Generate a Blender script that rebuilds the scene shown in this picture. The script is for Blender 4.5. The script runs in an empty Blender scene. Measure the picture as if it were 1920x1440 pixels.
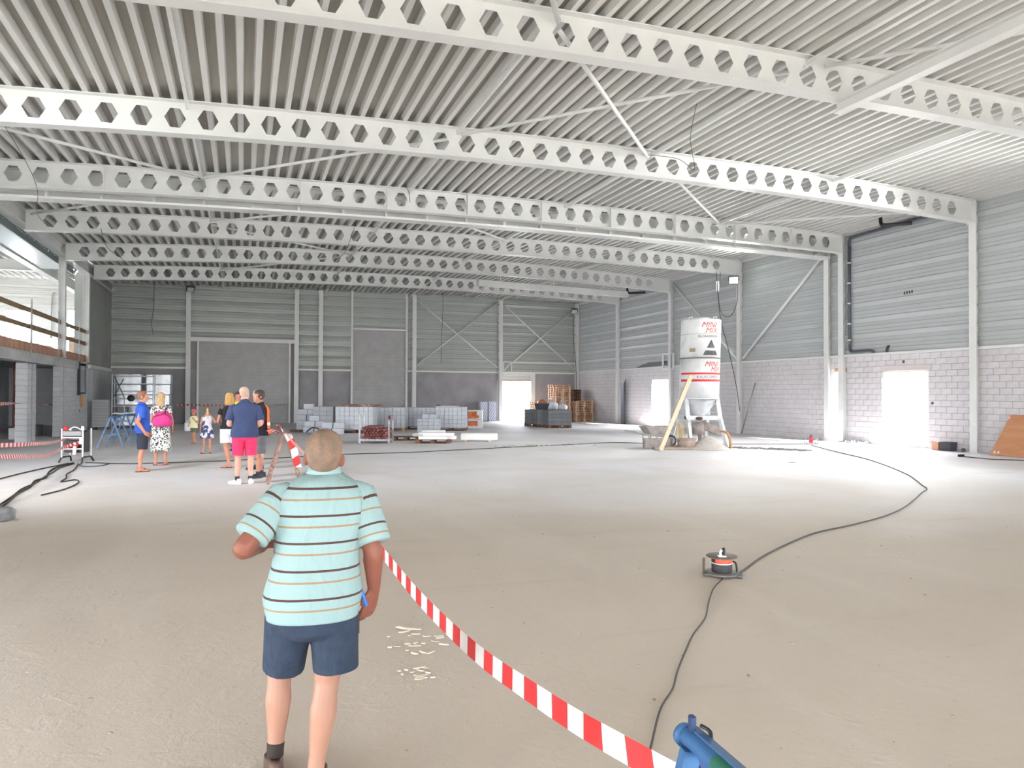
import bpy, math, random
import numpy as np
from mathutils import Vector, Matrix, Euler

S = bpy.context.scene
COL = S.collection
random.seed(7)
PI = math.pi

# ------------------------------------------------------------------ camera, sky, sun, exposure
YAW, PITCH, ROLL = [math.radians(a) for a in (20.2003, 0.7642, 0.2054)]
EYE = Vector((0, 0, 1.75))
fw = Vector((math.sin(YAW)*math.cos(PITCH), math.cos(YAW)*math.cos(PITCH), math.sin(PITCH)))
rt = Vector((math.cos(YAW), -math.sin(YAW), 0))
up = rt.cross(fw)
rt2 = rt*math.cos(ROLL) + up*math.sin(ROLL)
up2 = -rt*math.sin(ROLL) + up*math.cos(ROLL)
cd = bpy.data.cameras.new('camera')
cd.sensor_width = 36.0
cd.lens = 1368.9/1920*36
cd.clip_start = 0.05
cd.clip_end = 400
cam = bpy.data.objects.new('camera', cd)
COL.objects.link(cam)
m3 = Matrix((rt2, up2, -fw)).transposed()
cam.matrix_world = Matrix.Translation(EYE) @ m3.to_4x4()
S.camera = cam

W = bpy.data.worlds.new('sky')
S.world = W
W.use_nodes = True
wn = W.node_tree.nodes
wn['Background'].inputs[0].default_value = (0.93, 0.96, 1.0, 1)
wn['Background'].inputs[1].default_value = 28.0

sd = bpy.data.lights.new('sun', 'SUN')
sd.energy = 70.0
sd.angle = math.radians(3)
sd.color = (1.0, 0.98, 0.95)
sun = bpy.data.objects.new('sun', sd)
COL.objects.link(sun)
sun.rotation_euler = Vector((-0.30, 0.92, -0.42)).to_track_quat('-Z', 'Y').to_euler()

def flood_or_fill(loc, target, power, ang):
    l = bpy.data.lights.new('flood_or_fill_lamp', 'SPOT')
    l.energy = power; l.spot_size = math.radians(ang); l.spot_blend = 1.0; l.shadow_soft_size = 0.8; l.color = (0.97, 1.0, 0.96)
    o = bpy.data.objects.new('flood_or_fill_lamp', l); COL.objects.link(o); o.location = loc
    o.rotation_euler = (Vector(target)-Vector(loc)).to_track_quat('-Z', 'Y').to_euler()
# lit floodlight on the fourth beam, and two unseen fill lamps added to brighten the floor
flood_or_fill((20.2, 26.8, 6.78), (5, 18, 0), 2000, 125)
flood_or_fill((20.3, 11.2, 6.9), (1.5, 20.0, 0), 5000, 98)
flood_or_fill((-6.3, 12.6, 6.7), (2, 19, 0), 1500, 110)

def portal(name, loc, sx, sy, direction):
    l = bpy.data.lights.new(name, 'AREA')
    l.shape = 'RECTANGLE'
    l.size, l.size_y = sx, sy
    l.cycles.is_portal = True
    o = bpy.data.objects.new(name, l)
    COL.objects.link(o)
    o.location = loc
    o.rotation_euler = Vector(direction).to_track_quat('-Z', 'Z').to_euler()

portal('portal_gate', (-3.5, -8.1, 1.05), 5.0, 2.1, (0, 1, 0))
portal('portal_gate', (4.5, -8.1, 1.05), 5.0, 2.1, (0, 1, 0))
portal('portal_side_gate', (-6.8, 3.0, 1.0), 4.0, 2.0, (1, 0, 0))
portal('portal_added_door', (21.3, 5.2, 1.3), 2.5, 2.6, (-1, 0, 0))  # unseen door opening added to brighten the right foreground
portal('portal_annex_front', (-10.5, 12.0, 1.5), 7.0, 3.0, (0, 1, 0))
portal('portal_gate', (12.5, -8.1, 1.05), 5.0, 2.1, (0, 1, 0))
portal('portal_annex', (-13.9, 28, 5.1), 32, 2.0, (1, 0, 0))
portal('portal_door_right', (21.35, 18.7, 1.3), 1.85, 2.6, (-1, 0, 0))
portal('portal_door_back', (16.7, 44.8, 1.3), 2.1, 2.6, (0, -1, 0))
portal('portal_door_far', (21.35, 34.1, 1.3), 1.9, 2.6, (-1, 0, 0))

S.view_settings.view_transform = 'Standard'
S.view_settings.look = 'None'
S.view_settings.gamma = 1.0
S.view_settings.use_curve_mapping = False
S.view_settings.exposure = 0.40
S.cycles.max_bounces = 10
S.cycles.diffuse_bounces = 8
S.cycles.sample_clamp_indirect = 8.0

# ------------------------------------------------------------------ materials
def lin(c):
    c = c/255.0
    return c/12.92 if c <= 0.04045 else ((c+0.055)/1.055)**2.4

def rgb(c):
    return (lin(c[0]), lin(c[1]), lin(c[2]), 1)

MATS = {}
def mat(name, c, rough=0.6, metal=0.0, c2=None, sc=6.0, bump=0.0, bsc=40.0, rnd=0.0, stretch=(1, 1, 1), emit=0.0, alpha=None, spec=0.5, det=4, lo=0.35, hi=0.65):
    if name in MATS: return MATS[name]
    m = bpy.data.materials.new(name)
    m.use_nodes = True
    nt = m.node_tree
    b = nt.nodes['Principled BSDF']
    b.inputs['Roughness'].default_value = rough
    b.inputs['Metallic'].default_value = metal
    b.inputs['Specular IOR Level'].default_value = spec
    b.inputs['Base Color'].default_value = rgb(c)
    out = None
    def N(t): return nt.nodes.new(t)
    if c2 is not None or bump > 0:
        tc = N('ShaderNodeTexCoord'); mp = N('ShaderNodeMapping')
        mp.inputs['Scale'].default_value = stretch
        nt.links.new(tc.outputs['Object'], mp.inputs['Vector'])
    if c2 is not None:
        no = N('ShaderNodeTexNoise'); no.inputs['Scale'].default_value = sc; no.inputs['Detail'].default_value = det
        nt.links.new(mp.outputs[0], no.inputs['Vector'])
        cr = N('ShaderNodeValToRGB')
        cr.color_ramp.elements[0].position = lo; cr.color_ramp.elements[1].position = hi
        cr.color_ramp.elements[0].color = rgb(c); cr.color_ramp.elements[1].color = rgb(c2)
        nt.links.new(no.outputs[0], cr.inputs[0])
        out = cr.outputs[0]
        nt.links.new(out, b.inputs['Base Color'])
    if rnd > 0:
        oi = N('ShaderNodeObjectInfo'); mr = N('ShaderNodeMapRange')
        mr.inputs[3].default_value = 1-rnd; mr.inputs[4].default_value = 1+rnd
        nt.links.new(oi.outputs['Random'], mr.inputs[0])
        hs = N('ShaderNodeHueSaturation')
        nt.links.new(mr.outputs[0], hs.inputs['Value'])
        if out: nt.links.new(out, hs.inputs['Color'])
        else: hs.inputs['Color'].default_value = rgb(c)
        nt.links.new(hs.outputs[0], b.inputs['Base Color'])
    if bump > 0:
        n2 = N('ShaderNodeTexNoise'); n2.inputs['Scale'].default_value = bsc; n2.inputs['Detail'].default_value = 3
        nt.links.new(mp.outputs[0], n2.inputs['Vector'])
        bp = N('ShaderNodeBump'); bp.inputs['Strength'].default_value = bump; bp.inputs['Distance'].default_value = 0.02
        nt.links.new(n2.outputs[0], bp.inputs['Height'])
        nt.links.new(bp.outputs[0], b.inputs['Normal'])
    if emit > 0:
        b.inputs['Emission Color'].default_value = rgb(c)
        b.inputs['Emission Strength'].default_value = emit
    MATS[name] = m
    return m

def mat_uv(name, base, rough, fn):
    """material whose colour is built by fn(nodes, links, u, v) from the UV map"""
    m = bpy.data.materials.new(name); m.use_nodes = True
    nt = m.node_tree; b = nt.nodes['Principled BSDF']
    b.inputs['Roughness'].default_value = rough
    b.inputs['Base Color'].default_value = rgb(base)
    uv = nt.nodes.new('ShaderNodeUVMap'); sp = nt.nodes.new('ShaderNodeSeparateXYZ')
    nt.links.new(uv.outputs[0], sp.inputs[0])
    c = fn(nt, sp.outputs[0], sp.outputs[1])
    nt.links.new(c, b.inputs['Base Color'])
    MATS[name] = m
    return m

def mth(nt, op, a, b=None, c=None):
    n = nt.nodes.new('ShaderNodeMath'); n.operation = op
    for i, x in enumerate((a, b, c)):
        if x is None: continue
        if isinstance(x, (int, float)): n.inputs[i].default_value = x
        else: nt.links.new(x, n.inputs[i])
    return n.outputs[0]

def mixc(nt, f, a, b):
    n = nt.nodes.new('ShaderNodeMix'); n.data_type = 'RGBA'
    if isinstance(f, (int, float)): n.inputs[0].default_value = f
    else: nt.links.new(f, n.inputs[0])
    for i, x in ((6, a), (7, b)):
        if isinstance(x, tuple): n.inputs[i].default_value = x if len(x) == 4 else rgb(x)
        else: nt.links.new(x, n.inputs[i])
    return n.outputs[2]

# ------------------------------------------------------------------ mesh builder
class MB:
    def __init__(s): s.v = []; s.f = []; s.m = []; s.s = []; s.uv = []
    def add(s, vs, fs, mi=0, sm=False, uvs=None):
        o = len(s.v); s.v.extend([tuple(p) for p in vs])
        for k, f in enumerate(fs):
            s.f.append([i+o for i in f]); s.m.append(mi); s.s.append(sm)
            s.uv.append(uvs[k] if uvs else [(0, 0)]*len(f))
        return s
    def box(s, x0, x1, y0, y1, z0, z1, mi=0):
        v = [(x0,y0,z0),(x1,y0,z0),(x1,y1,z0),(x0,y1,z0),(x0,y0,z1),(x1,y0,z1),(x1,y1,z1),(x0,y1,z1)]
        return s.add(v, [(0,3,2,1),(4,5,6,7),(0,1,5,4),(1,2,6,5),(2,3,7,6),(3,0,4,7)], mi)
    def cbox(s, x0, x1, y0, y1, z0, z1, c=0.01, mi=0):
        """box with chamfered edges"""
        V = []; idx = {}
        X = (x0, x1); Y = (y0, y1); Z = (z0, z1)
        for i in (0, 1):
            for j in (0, 1):
                for k in (0, 1):
                    sx, sy, sz = (1, -1)[i], (1, -1)[j], (1, -1)[k]
                    for a, off in (('x', (0, c*sy, c*sz)), ('y', (c*sx, 0, c*sz)), ('z', (c*sx, c*sy, 0))):
                        idx[(i,j,k,a)] = len(V); V.append((X[i]+off[0], Y[j]+off[1], Z[k]+off[2]))
        F = []
        for i in (0, 1): F.append([idx[(i,j,k,'x')] for j,k in ((0,0),(1,0),(1,1),(0,1))][::(1 if i else -1)])
        for j in (0, 1): F.append([idx[(i,j,k,'y')] for i,k in ((0,0),(1,0),(1,1),(0,1))][::(-1 if j else 1)])
        for k in (0, 1): F.append([idx[(i,j,k,'z')] for i,j in ((0,0),(1,0),(1,1),(0,1))][::(1 if k else -1)])
        for i in (0,1):
            for j in (0,1):
                q = [idx[(i,j,0,'x')], idx[(i,j,1,'x')], idx[(i,j,1,'y')], idx[(i,j,0,'y')]]
                F.append(q if (i+j) % 2 else q[::-1])
        for i in (0,1):
            for k in (0,1):
                q = [idx[(i,0,k,'x')], idx[(i,1,k,'x')], idx[(i,1,k,'z')], idx[(i,0,k,'z')]]
                F.append(q[::-1] if (i+k) % 2 else q)
        for j in (0,1):
            for k in (0,1):
                q = [idx[(0,j,k,'y')], idx[(1,j,k,'y')], idx[(1,j,k,'z')], idx[(0,j,k,'z')]]
                F.append(q if (j+k) % 2 else q[::-1])
        for i in (0,1):
            for j in (0,1):
                for k in (0,1):
                    q = [idx[(i,j,k,a)] for a in 'xyz']
                    F.append(q[::-1] if (i+j+k) % 2 == 0 else q)
        return s.add(V, F, mi)
    def bar(s, p, q, w, h, mi=0, upv=(0, 0, 1)):
        p = Vector(p); q = Vector(q); d = (q-p).normalized(); u = Vector(upv)
        if abs(d.dot(u)) > 0.98: u = Vector((0, 1, 0))
        a = d.cross(u).normalized()*(w/2); b = a.cross(d).normalized()*(h/2)
        v = [p-a-b, p+a-b, p+a+b, p-a+b, q-a-b, q+a-b, q+a+b, q-a+b]
        return s.add(v, [(0,1,2,3),(4,7,6,5),(0,4,5,1),(1,5,6,2),(2,6,7,3),(3,7,4,0)], mi)
    def rings(s, R, mi=0, sm=True, cap0=True, cap1=True, uv=None):
        """join rings of equal length (closed loops)"""
        n = len(R[0]); V = [p for r in R for p in r]; F = []; U = []
        for i in range(len(R)-1):
            for j in range(n):
                k = (j+1) % n
                F.append((i*n+j, i*n+k, (i+1)*n+k, (i+1)*n+j))
                if uv:
                    U.append([(j/n, uv[i]), ((j+1)/n, uv[i]), ((j+1)/n, uv[i+1]), (j/n, uv[i+1])])
                else: U.append([(0, 0)]*4)
        if cap0: F.append(tuple(range(n))[::-1]); U.append([(0, uv[0] if uv else 0)]*n)
        if cap1: F.append(tuple(range((len(R)-1)*n, len(R)*n))); U.append([(0, uv[-1] if uv else 0)]*n)
        return s.add(V, F, mi, sm, U)
    def tube(s, pts, r, n=8, mi=0, sm=True, uvl=False, flat=1.0, upv=None):
        """tube along a path; r a number or one per point; flat squashes the second axis"""
        P = [Vector(p) for p in pts]; R = []; L = [0.0]
        if not hasattr(r, '__len__'): r = [r]*len(P)
        for i in range(1, len(P)): L.append(L[-1]+(P[i]-P[i-1]).length)
        u = None
        for i, p in enumerate(P):
            d = ((P[min(i+1, len(P)-1)]-P[max(i-1, 0)])).normalized()
            if u is None:
                u = Vector(upv) if upv else (Vector((0, 0, 1)) if abs(d.z) < 0.9 else Vector((0, 1, 0)))
            a = d.cross(u).normalized(); b = a.cross(d).normalized(); u = b
            ri = r[i] if hasattr(r[i], '__len__') else (r[i], r[i]*flat)
            R.append([p + a*(math.cos(2*PI*j/n)*ri[0]) + b*(math.sin(2*PI*j/n)*ri[1]) for j in range(n)])
        return s.rings(R, mi, sm, uv=L if uvl else None)
    def cyl(s, c, r, h, n=16, mi=0, r2=None, sm=True):
        c = Vector(c); r2 = r if r2 is None else r2
        R = [[c+Vector((math.cos(2*PI*j/n)*q, math.sin(2*PI*j/n)*q, z)) for j in range(n)] for q, z in ((r, 0), (r2, h))]
        return s.rings(R, mi, sm)
    def lathe(s, c, prof, n=24, mi=0, sm=True):
        c = Vector(c)
        R = [[c+Vector((math.cos(2*PI*j/n)*q, math.sin(2*PI*j/n)*q, z)) for j in range(n)] for q, z in prof]
        return s.rings(R, mi, sm)
    def ell(s, c, rad, n=14, m=9, mi=0, M=None):
        c = Vector(c); R = []
        for i in range(m):
            t = PI*(i+0.5)/m
            ring = []
            for j in range(n):
                p = Vector((rad[0]*math.sin(t)*math.cos(2*PI*j/n), rad[1]*math.sin(t)*math.sin(2*PI*j/n), -rad[2]*math.cos(t)))
                ring.append(c+(M @ p if M else p))
            R.append(ring)
        return s.rings(R, mi, True)
    def plate(s, poly, z0, z1, mi=0, M=None):
        """prism of an xy polygon"""
        n = len(poly); V = [Vector((x, y, z0)) for x, y in poly]+[Vector((x, y, z1)) for x, y in poly]
        if M: V = [M @ v for v in V]
        F = [tuple(range(n))[::-1], tuple(range(n, 2*n))]+[(i, (i+1) % n, n+(i+1) % n, n+i) for i in range(n)]
        return s.add(V, F, mi)
    def mesh(s, name, mats):
        me = bpy.data.meshes.new(name)
        me.from_pydata(s.v, [], s.f)
        for m in (mats if isinstance(mats, (list, tuple)) else [mats]): me.materials.append(m)
        me.polygons.foreach_set('material_index', s.m)
        me.polygons.foreach_set('use_smooth', s.s)
        ul = me.uv_layers.new(name='UVMap')
        flat = [c for fu in s.uv for uvp in fu for c in uvp]
        ul.data.foreach_set('uv', flat)
        me.update()
        return me
    def build(s, name, mats, parent=None, kind=None, loc=None):
        return link(name, s.mesh(name, mats), parent, kind, loc)

def link(name, me, parent=None, kind=None, loc=None, rot=None):
    o = bpy.data.objects.new(name, me)
    COL.objects.link(o)
    if parent is not None: o.parent = parent
    if kind: o['kind'] = kind
    if loc is not None: o.location = loc
    if rot is not None: o.rotation_euler = rot
    return o

def thing(name, label, cat, loc=(0, 0, 0), rz=0.0, group=None):
    o = bpy.data.objects.new(name, None)
    o.empty_display_size = 0.2
    COL.objects.link(o)
    o.location = loc; o.rotation_euler = (0, 0, rz)
    return tag(o, label, cat, group)

def tag(o, label, cat, group=None):
    o['label'] = label; o['category'] = cat
    if group: o['group'] = group
    return o

def struct(name, me=None, parent=None):
    o = bpy.data.objects.new(name, me)
    COL.objects.link(o)
    if parent is not None: o.parent = parent
    o['kind'] = 'structure'
    return o

def dup(root, loc, rz, label, group=None, scale=None):
    r = root.copy(); COL.objects.link(r); r.location = loc; r.rotation_euler = (0, 0, rz)
    r['label'] = label
    if group: r['group'] = group
    if scale: r.scale = scale
    for ch in list(root.children):
        c = ch.copy(); COL.objects.link(c); c.parent = r
        for g in list(ch.children):
            d = g.copy(); COL.objects.link(d); d.parent = c
    return r

def smooth_path(P, k=6):
    P = [Vector(p) for p in P]; out = []
    for i in range(len(P)-1):
        p0, p1, p2, p3 = P[max(i-1, 0)], P[i], P[i+1], P[min(i+2, len(P)-1)]
        for j in range(k):
            t = j/k
            out.append(0.5*((2*p1)+(p2-p0)*t+(2*p0-5*p1+4*p2-p3)*t*t+(3*p1-p0-3*p2+p3)*t**3))
    out.append(P[-1]); return out

# palette
M_STEEL = mat('painted_steel_white', (222, 223, 221), 0.38, c2=(215, 216, 215), sc=1.5)
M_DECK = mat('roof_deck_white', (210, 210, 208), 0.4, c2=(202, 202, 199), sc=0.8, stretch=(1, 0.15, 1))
M_PAN = mat('roof_deck_pan_shaded', (150, 145, 136), 0.34, 0.2, c2=(136, 131, 122), sc=2.0, stretch=(4, 0.12, 1))  # same deck; the shade in its recesses is put into this darker colour
M_PANEL = mat('wall_liner_panel', (176, 180, 181), 0.42, c2=(171, 175, 176), sc=0.7)
M_BPANEL = mat('back_wall_liner_panel', (166, 171, 167), 0.36, 0.15, c2=(160, 165, 161), sc=0.7)
M_TRIM = mat('white_metal_flashing', (224, 226, 224), 0.35)
M_BLOCK = mat('concrete_block_light', (210, 206, 209), 0.85, c2=(201, 197, 200), sc=5, bump=0.35, bsc=60, rnd=0.035)
M_MORTAR = mat('recessed_joint_grey', (152, 147, 150), 0.9)
M_BLOCKD = mat('concrete_block_grey', (192, 194, 197), 0.88, c2=(183, 185, 188), sc=4, bump=0.3, bsc=50, rnd=0.05)
M_BASE = mat('back_plinth_concrete', (160, 157, 160), 0.8, c2=(142, 139, 144), sc=0.9, det=5)
M_INFILL = mat('infill_block', (178, 177, 177), 0.85, c2=(168, 167, 168), sc=2.0, rnd=0.02)
M_CONC = mat('cast_concrete', (165, 166, 166), 0.8, c2=(150, 151, 152), sc=2.5, bump=0.15)
M_DARK = mat('dark_plastic', (32, 33, 36), 0.45)
M_BLACK = mat('black_rubber', (22, 22, 23), 0.6)
M_CABLE = mat('black_cable', (58, 54, 52), 0.6)
M_PIPE = mat('anthracite_drain_pipe', (74, 80, 90), 0.35)
M_WOODP = mat('pallet_wood', (206, 172, 142), 0.8, c2=(172, 134, 106), sc=8, stretch=(1, 1, 6), rnd=0.12)
M_WOODD = mat('weathered_pallet_wood', (140, 106, 88), 0.85, c2=(104, 76, 64), sc=7, rnd=0.15)
M_PLANK = mat('raw_plank', (222, 190, 164), 0.7, c2=(206, 172, 144), sc=5, stretch=(6, 6, 1))
M_BLUE = mat('blue_painted_steel', (44, 88, 132), 0.45, c2=(54, 100, 144), sc=14)
M_RUST = mat('rusty_steel', (120, 84, 74), 0.7, c2=(170, 140, 126), sc=20)
M_GALV = mat('galvanised_steel', (176, 178, 180), 0.4, 0.6, c2=(150, 152, 154), sc=12)
M_RED = mat('red_plastic', (196, 40, 48), 0.4)
M_WHITE = mat('white_plastic', (236, 236, 236), 0.4)
M_GLASS = None
# ------------------------------------------------------------------ hall dimensions (metres; x across, y away, z up)
XL, XR, YB = -6.75, 21.1, 44.5
BY = [4.9, 10.6, 16.04, 21.3, 27.3, 32.95, 38.7]            # beam lines
ZTP = {  # measured top of each beam over x
 10.6: [(-6.75,7.3),(3.03,7.72),(6.98,7.83),(10.72,7.97),(15.33,7.96),(21.1,7.74)],
 16.04: [(-4.3,7.45),(-1.1,7.61),(1.94,7.73),(4.58,7.77),(10.56,7.94),(15.44,7.84),(20.94,7.7)],
 21.3: [(-5.7,7.52),(2.6,7.75),(14,7.85),(21.1,7.7)],
 27.3: [(-6.5,7.6),(-4.6,7.69),(3.3,7.87),(18,7.91),(21.1,7.77)],
 32.95: [(-6.57,7.59),(0,7.98),(9.96,8.07),(20.94,7.76)],
 38.7: [(-6.6,7.67),(.55,8.0),(9.3,8.08),(21.2,7.8)],
 44.5: [(-6.85,7.62),(-2.94,7.75),(2.85,7.78),(6.1,7.85),(9.84,7.95),(15.5,7.86),(21.05,7.84)]}
ZC = {k: np.polyfit([p[0] for p in v], [p[1] for p in v], 2) for k, v in ZTP.items()}
ZC[4.9] = ZC[-8.0] = ZC[10.6]
def ztop(x, k): return float(np.polyval(ZC[k], x))

# ---- floor
def floor_material():
    m = bpy.data.materials.new('dusty_concrete_floor'); m.use_nodes = True
    nt = m.node_tree; b = nt.nodes['Principled BSDF']; L = nt.links
    tc = nt.nodes.new('ShaderNodeTexCoord')
    def noise(sc, det=5, st=(1, 1, 1), rough=0.5, dist=0.0, rot=0.0):
        mp = nt.nodes.new('ShaderNodeMapping'); mp.inputs['Scale'].default_value = st; mp.inputs['Rotation'].default_value = (0, 0, rot)
        L.new(tc.outputs['Object'], mp.inputs['Vector'])
        n = nt.nodes.new('ShaderNodeTexNoise'); n.inputs['Scale'].default_value = sc; n.inputs['Detail'].default_value = det
        n.inputs['Roughness'].default_value = rough; n.inputs['Distortion'].default_value = dist
        L.new(mp.outputs[0], n.inputs['Vector']); return n.outputs[0]
    def ramp(x, a, c):
        n = nt.nodes.new('ShaderNodeMapRange'); n.inputs[1].default_value = a; n.inputs[2].default_value = c
        L.new(x, n.inputs[0]); return n.outputs[0]
    sp = nt.nodes.new('ShaderNodeSeparateXYZ'); L.new(tc.outputs['Object'], sp.inputs[0])
    # screed bays: warmer near the entrance, cooler beyond, partly light put into the colour
    d = mth(nt, 'ADD', mth(nt, 'MULTIPLY', sp.outputs[0], 0.30), mth(nt, 'MULTIPLY', sp.outputs[1], 0.95))
    d = mth(nt, 'ADD', d, mth(nt, 'MULTIPLY', mth(nt, 'SUBTRACT', noise(0.22, 3), 0.5), 7.0))
    bay = ramp(d, 9.0, 14.5)
    c = mixc(nt, bay, (202, 192, 181), (222, 220, 225))
    c = mixc(nt, mth(nt, 'MULTIPLY', ramp(noise(0.35, 6, dist=0.6), 0.42, 0.68), 0.4), c, (188, 177, 165))
    c = mixc(nt, mth(nt, 'MULTIPLY', ramp(noise(0.9, 6, (1, 0.25, 1), 0.6, 0.8, 0.5), 0.52, 0.72), 0.45), c, (212, 205, 197))
    c = mixc(nt, mth(nt, 'MULTIPLY', ramp(noise(1.3, 5, (0.2, 1.4, 1), 0.6, 0.3, -0.3), 0.60, 0.74), 0.3), c, (168, 158, 147))
    c = mixc(nt, mth(nt, 'MULTIPLY', ramp(noise(9, 8, rough=0.7), 0.58, 0.75), 0.3), c, (170, 161, 150))
    c = mixc(nt, mth(nt, 'MULTIPLY', ramp(noise(22, 4, rough=0.7), 0.66, 0.74), 0.4), c, (212, 206, 198))
    L.new(c, b.inputs['Base Color'])
    r = nt.nodes.new('ShaderNodeMapRange'); r.inputs[3].default_value = 0.58; r.inputs[4].default_value = 0.85
    L.new(noise(0.8, 5), r.inputs[0]); L.new(r.outputs[0], b.inputs['Roughness'])
    h = mth(nt, 'ADD', mth(nt, 'MULTIPLY', noise(14, 6, rough=0.65), 0.7), mth(nt, 'MULTIPLY', ramp(noise(5, 5, dist=1.0), 0.55, 0.7), 0.45))
    h = mth(nt, 'ADD', h, mth(nt, 'MULTIPLY', noise(60, 3), 0.22))
    bp = nt.nodes.new('ShaderNodeBump'); bp.inputs['Strength'].default_value = 0.25; bp.inputs['Distance'].default_value = 0.02
    L.new(h, bp.inputs['Height']); L.new(bp.outputs[0], b.inputs['Normal'])
    return m
M_FLOOR = floor_material()
fl = MB().add([(XL-7.5, -8, 0), (XR+0.25, -8, 0), (XR+0.25, YB+0.3, 0), (XL-7.5, YB+0.3, 0)], [(0, 1, 2, 3)])
struct('floor', fl.mesh('floor', M_FLOOR))
M_GROUND = mat('pale_site_ground', (182, 180, 176), 0.9, c2=(166, 164, 160), sc=0.5)
struct('ground', MB().add([(-90, -90, -0.06), (110, -90, -0.06), (110, 130, -0.06), (-90, 130, -0.06)], [(0, 1, 2, 3)]).mesh('ground', M_GROUND))

# ---- ceiling: trapezoid roof sheets running away from the camera over the cambered beams
PITCH_R, NRIB = 0.31, 3
SW = PITCH_R*NRIB
ceil = struct('ceiling')
spans = [(-8.0, 4.9)] + [(BY[i], BY[i+1]) for i in range(len(BY)-1)] + [(38.7, 44.5)]
nsheet = int(math.ceil((XR+0.25-(XL-0.1))/SW))
def deck_profile():
    P = []
    for r in range(NRIB):
        x = r*PITCH_R
        P += [(x, 0.135), (x+0.165, 0.135), (x+0.19, 0.0), (x+0.285, 0.0)]
    P.append((SW, 0.135)); return P
DP = deck_profile()
for (ya, yb) in spans:
    for i in range(nsheet):
        x0 = XL-0.1+i*SW
        mb = MB(); V = []; F = []
        for (y, k, e) in ((ya, ya, -0.04), (yb, yb, 0.04)):
            for (px, pz) in DP: V.append((x0+px, y+e, ztop(x0+px, k)+pz))
        n = len(DP)
        for j in range(n-1): F.append((j, j+1, n+j+1, n+j))
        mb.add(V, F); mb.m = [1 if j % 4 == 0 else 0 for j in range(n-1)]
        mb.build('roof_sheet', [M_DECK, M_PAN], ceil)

# ---- entrance side behind the camera: wall over a wide opening
wf = struct('wall_front')
for a, b, z0, z1 in ((XL-.2, -6, 0, 8.3), (-6, -1, 2.1, 8.3), (-1, 2, 0, 8.3), (2, 7, 2.1, 8.3), (7, 10, 0, 8.3), (10, 15, 2.1, 8.3), (15, XR+.2, 0, 8.3)): MB().box(a, b, -8.2, -8.0, z0, z1).build('wall_field', M_PANEL, wf)
struct('wall_front_left', MB().box(XL-.2, XL, -8, 1, 0, 8.3).box(XL-.2, XL, 1, 5, 2.0, 8.3).box(XL-.2, XL, 5, 12, 0, 8.3).mesh('wall_front_left', M_PANEL))
wal = struct('wall_annex_left')
MB().box(-14.3, -14.1, 12, YB, 0, 4.1).build('wall_field', M_PANEL, wal); MB().box(-14.3, -14.1, 12, YB, 6.1, 7.9).build('wall_field', M_PANEL, wal)
for k in range(8): MB().box(-14.3, -14.1, 12+k*4.2, 14.6+k*4.2, 4.1, 6.1).build('wall_field', M_PANEL, wal)
MB().box(-14.3, XL, 11.9, 12.1, 3.1, 7.9).build('wall_field', M_PANEL, wal)
# ---- right wall
wr = struct('wall_right')
openings = [(4.0, 6.5, 2.6), (17.76, 19.62, 2.58), (21.24, 21.82, 2.7), (33.14, 35.06, 2.58)]  # the first is out of view, added to light the near floor
HB = 3.157
core = MB(); y = -8.0
for (a, b, h) in openings:
    core.box(XR+0.014, XR+0.22, y, a, 0, HB); core.box(XR+0.014, XR+0.22, a, b, h, HB); y = b
core.box(XR+0.014, XR+0.22, y, YB+0.2, 0, HB)
core.build('joint_backing', M_MORTAR, wr)
MB().box(XR, XR+0.03, -8.0, 4.0, 0, HB).box(XR, XR+0.03, 6.5, 14.0, 0, HB).box(XR, XR+0.03, 4.0, 6.5, 2.6, HB).build('plain_block_face', M_BLOCK, wr)
CH = HB/16; BL = 0.39
def in_open(ya, yb, za, zb, ops):
    for (a, b, h) in ops:
        if yb > a+0.01 and ya < b-0.01 and za < h-0.02: return (a, b)
    return None
cells = []
for r in range(16):
    za, zb = r*CH, (r+1)*CH
    y = 14.0 - (0.195 if r % 2 else 0)
    while y < YB:
        ya, yb = max(y, 14.0), min(y+BL, YB)
        hit = in_open(ya, yb, za, zb, openings)
        if hit is None: cells.append((ya, yb, za, zb))
        else:
            a, b = hit
            if ya < a-0.03: cells.append((ya, a, za, zb))
            if yb > b+0.03: cells.append((b, yb, za, zb))
        y += BL
cells = [c for c in cells if not (c[0] < 19.71 and c[1] > 17.66 and 2.5 < c[2] < 2.7)]
cells += [(17.315, 17.66, 13*CH, 14*CH), (19.71, 20.045, 13*CH, 14*CH)]
cells.sort(key=lambda c: c[0]+c[1])
J = 0.005
bmesh_cache = {}
for n_, (ya, yb, za, zb) in enumerate(cells[:290]):
    key = round(yb-ya, 2)
    if key not in bmesh_cache:
        bmesh_cache[key] = MB().cbox(0, 0.03, -(yb-ya)/2+J/2, (yb-ya)/2-J/2, J, CH-J, 0.004).mesh('block', M_BLOCK)
    o = link('block', bmesh_cache[key], wr, None, (XR+random.uniform(-.003, .003), (ya+yb)/2, za))
rest = MB()
for (ya, yb, za, zb) in cells[290:]:
    rest.box(XR+random.uniform(-.003, .003), XR+0.03, ya+J/2, yb-J/2, za+J, zb-J)
rest.build('far_blocks', M_BLOCK, wr, 'stuff')
MB().cbox(XR-0.012, XR+0.05, 17.66, 19.71, 2.585, 2.775, 0.006).build('door_lintel', mat('smooth_lintel', (202, 193, 192), 0.75), wr)
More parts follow.
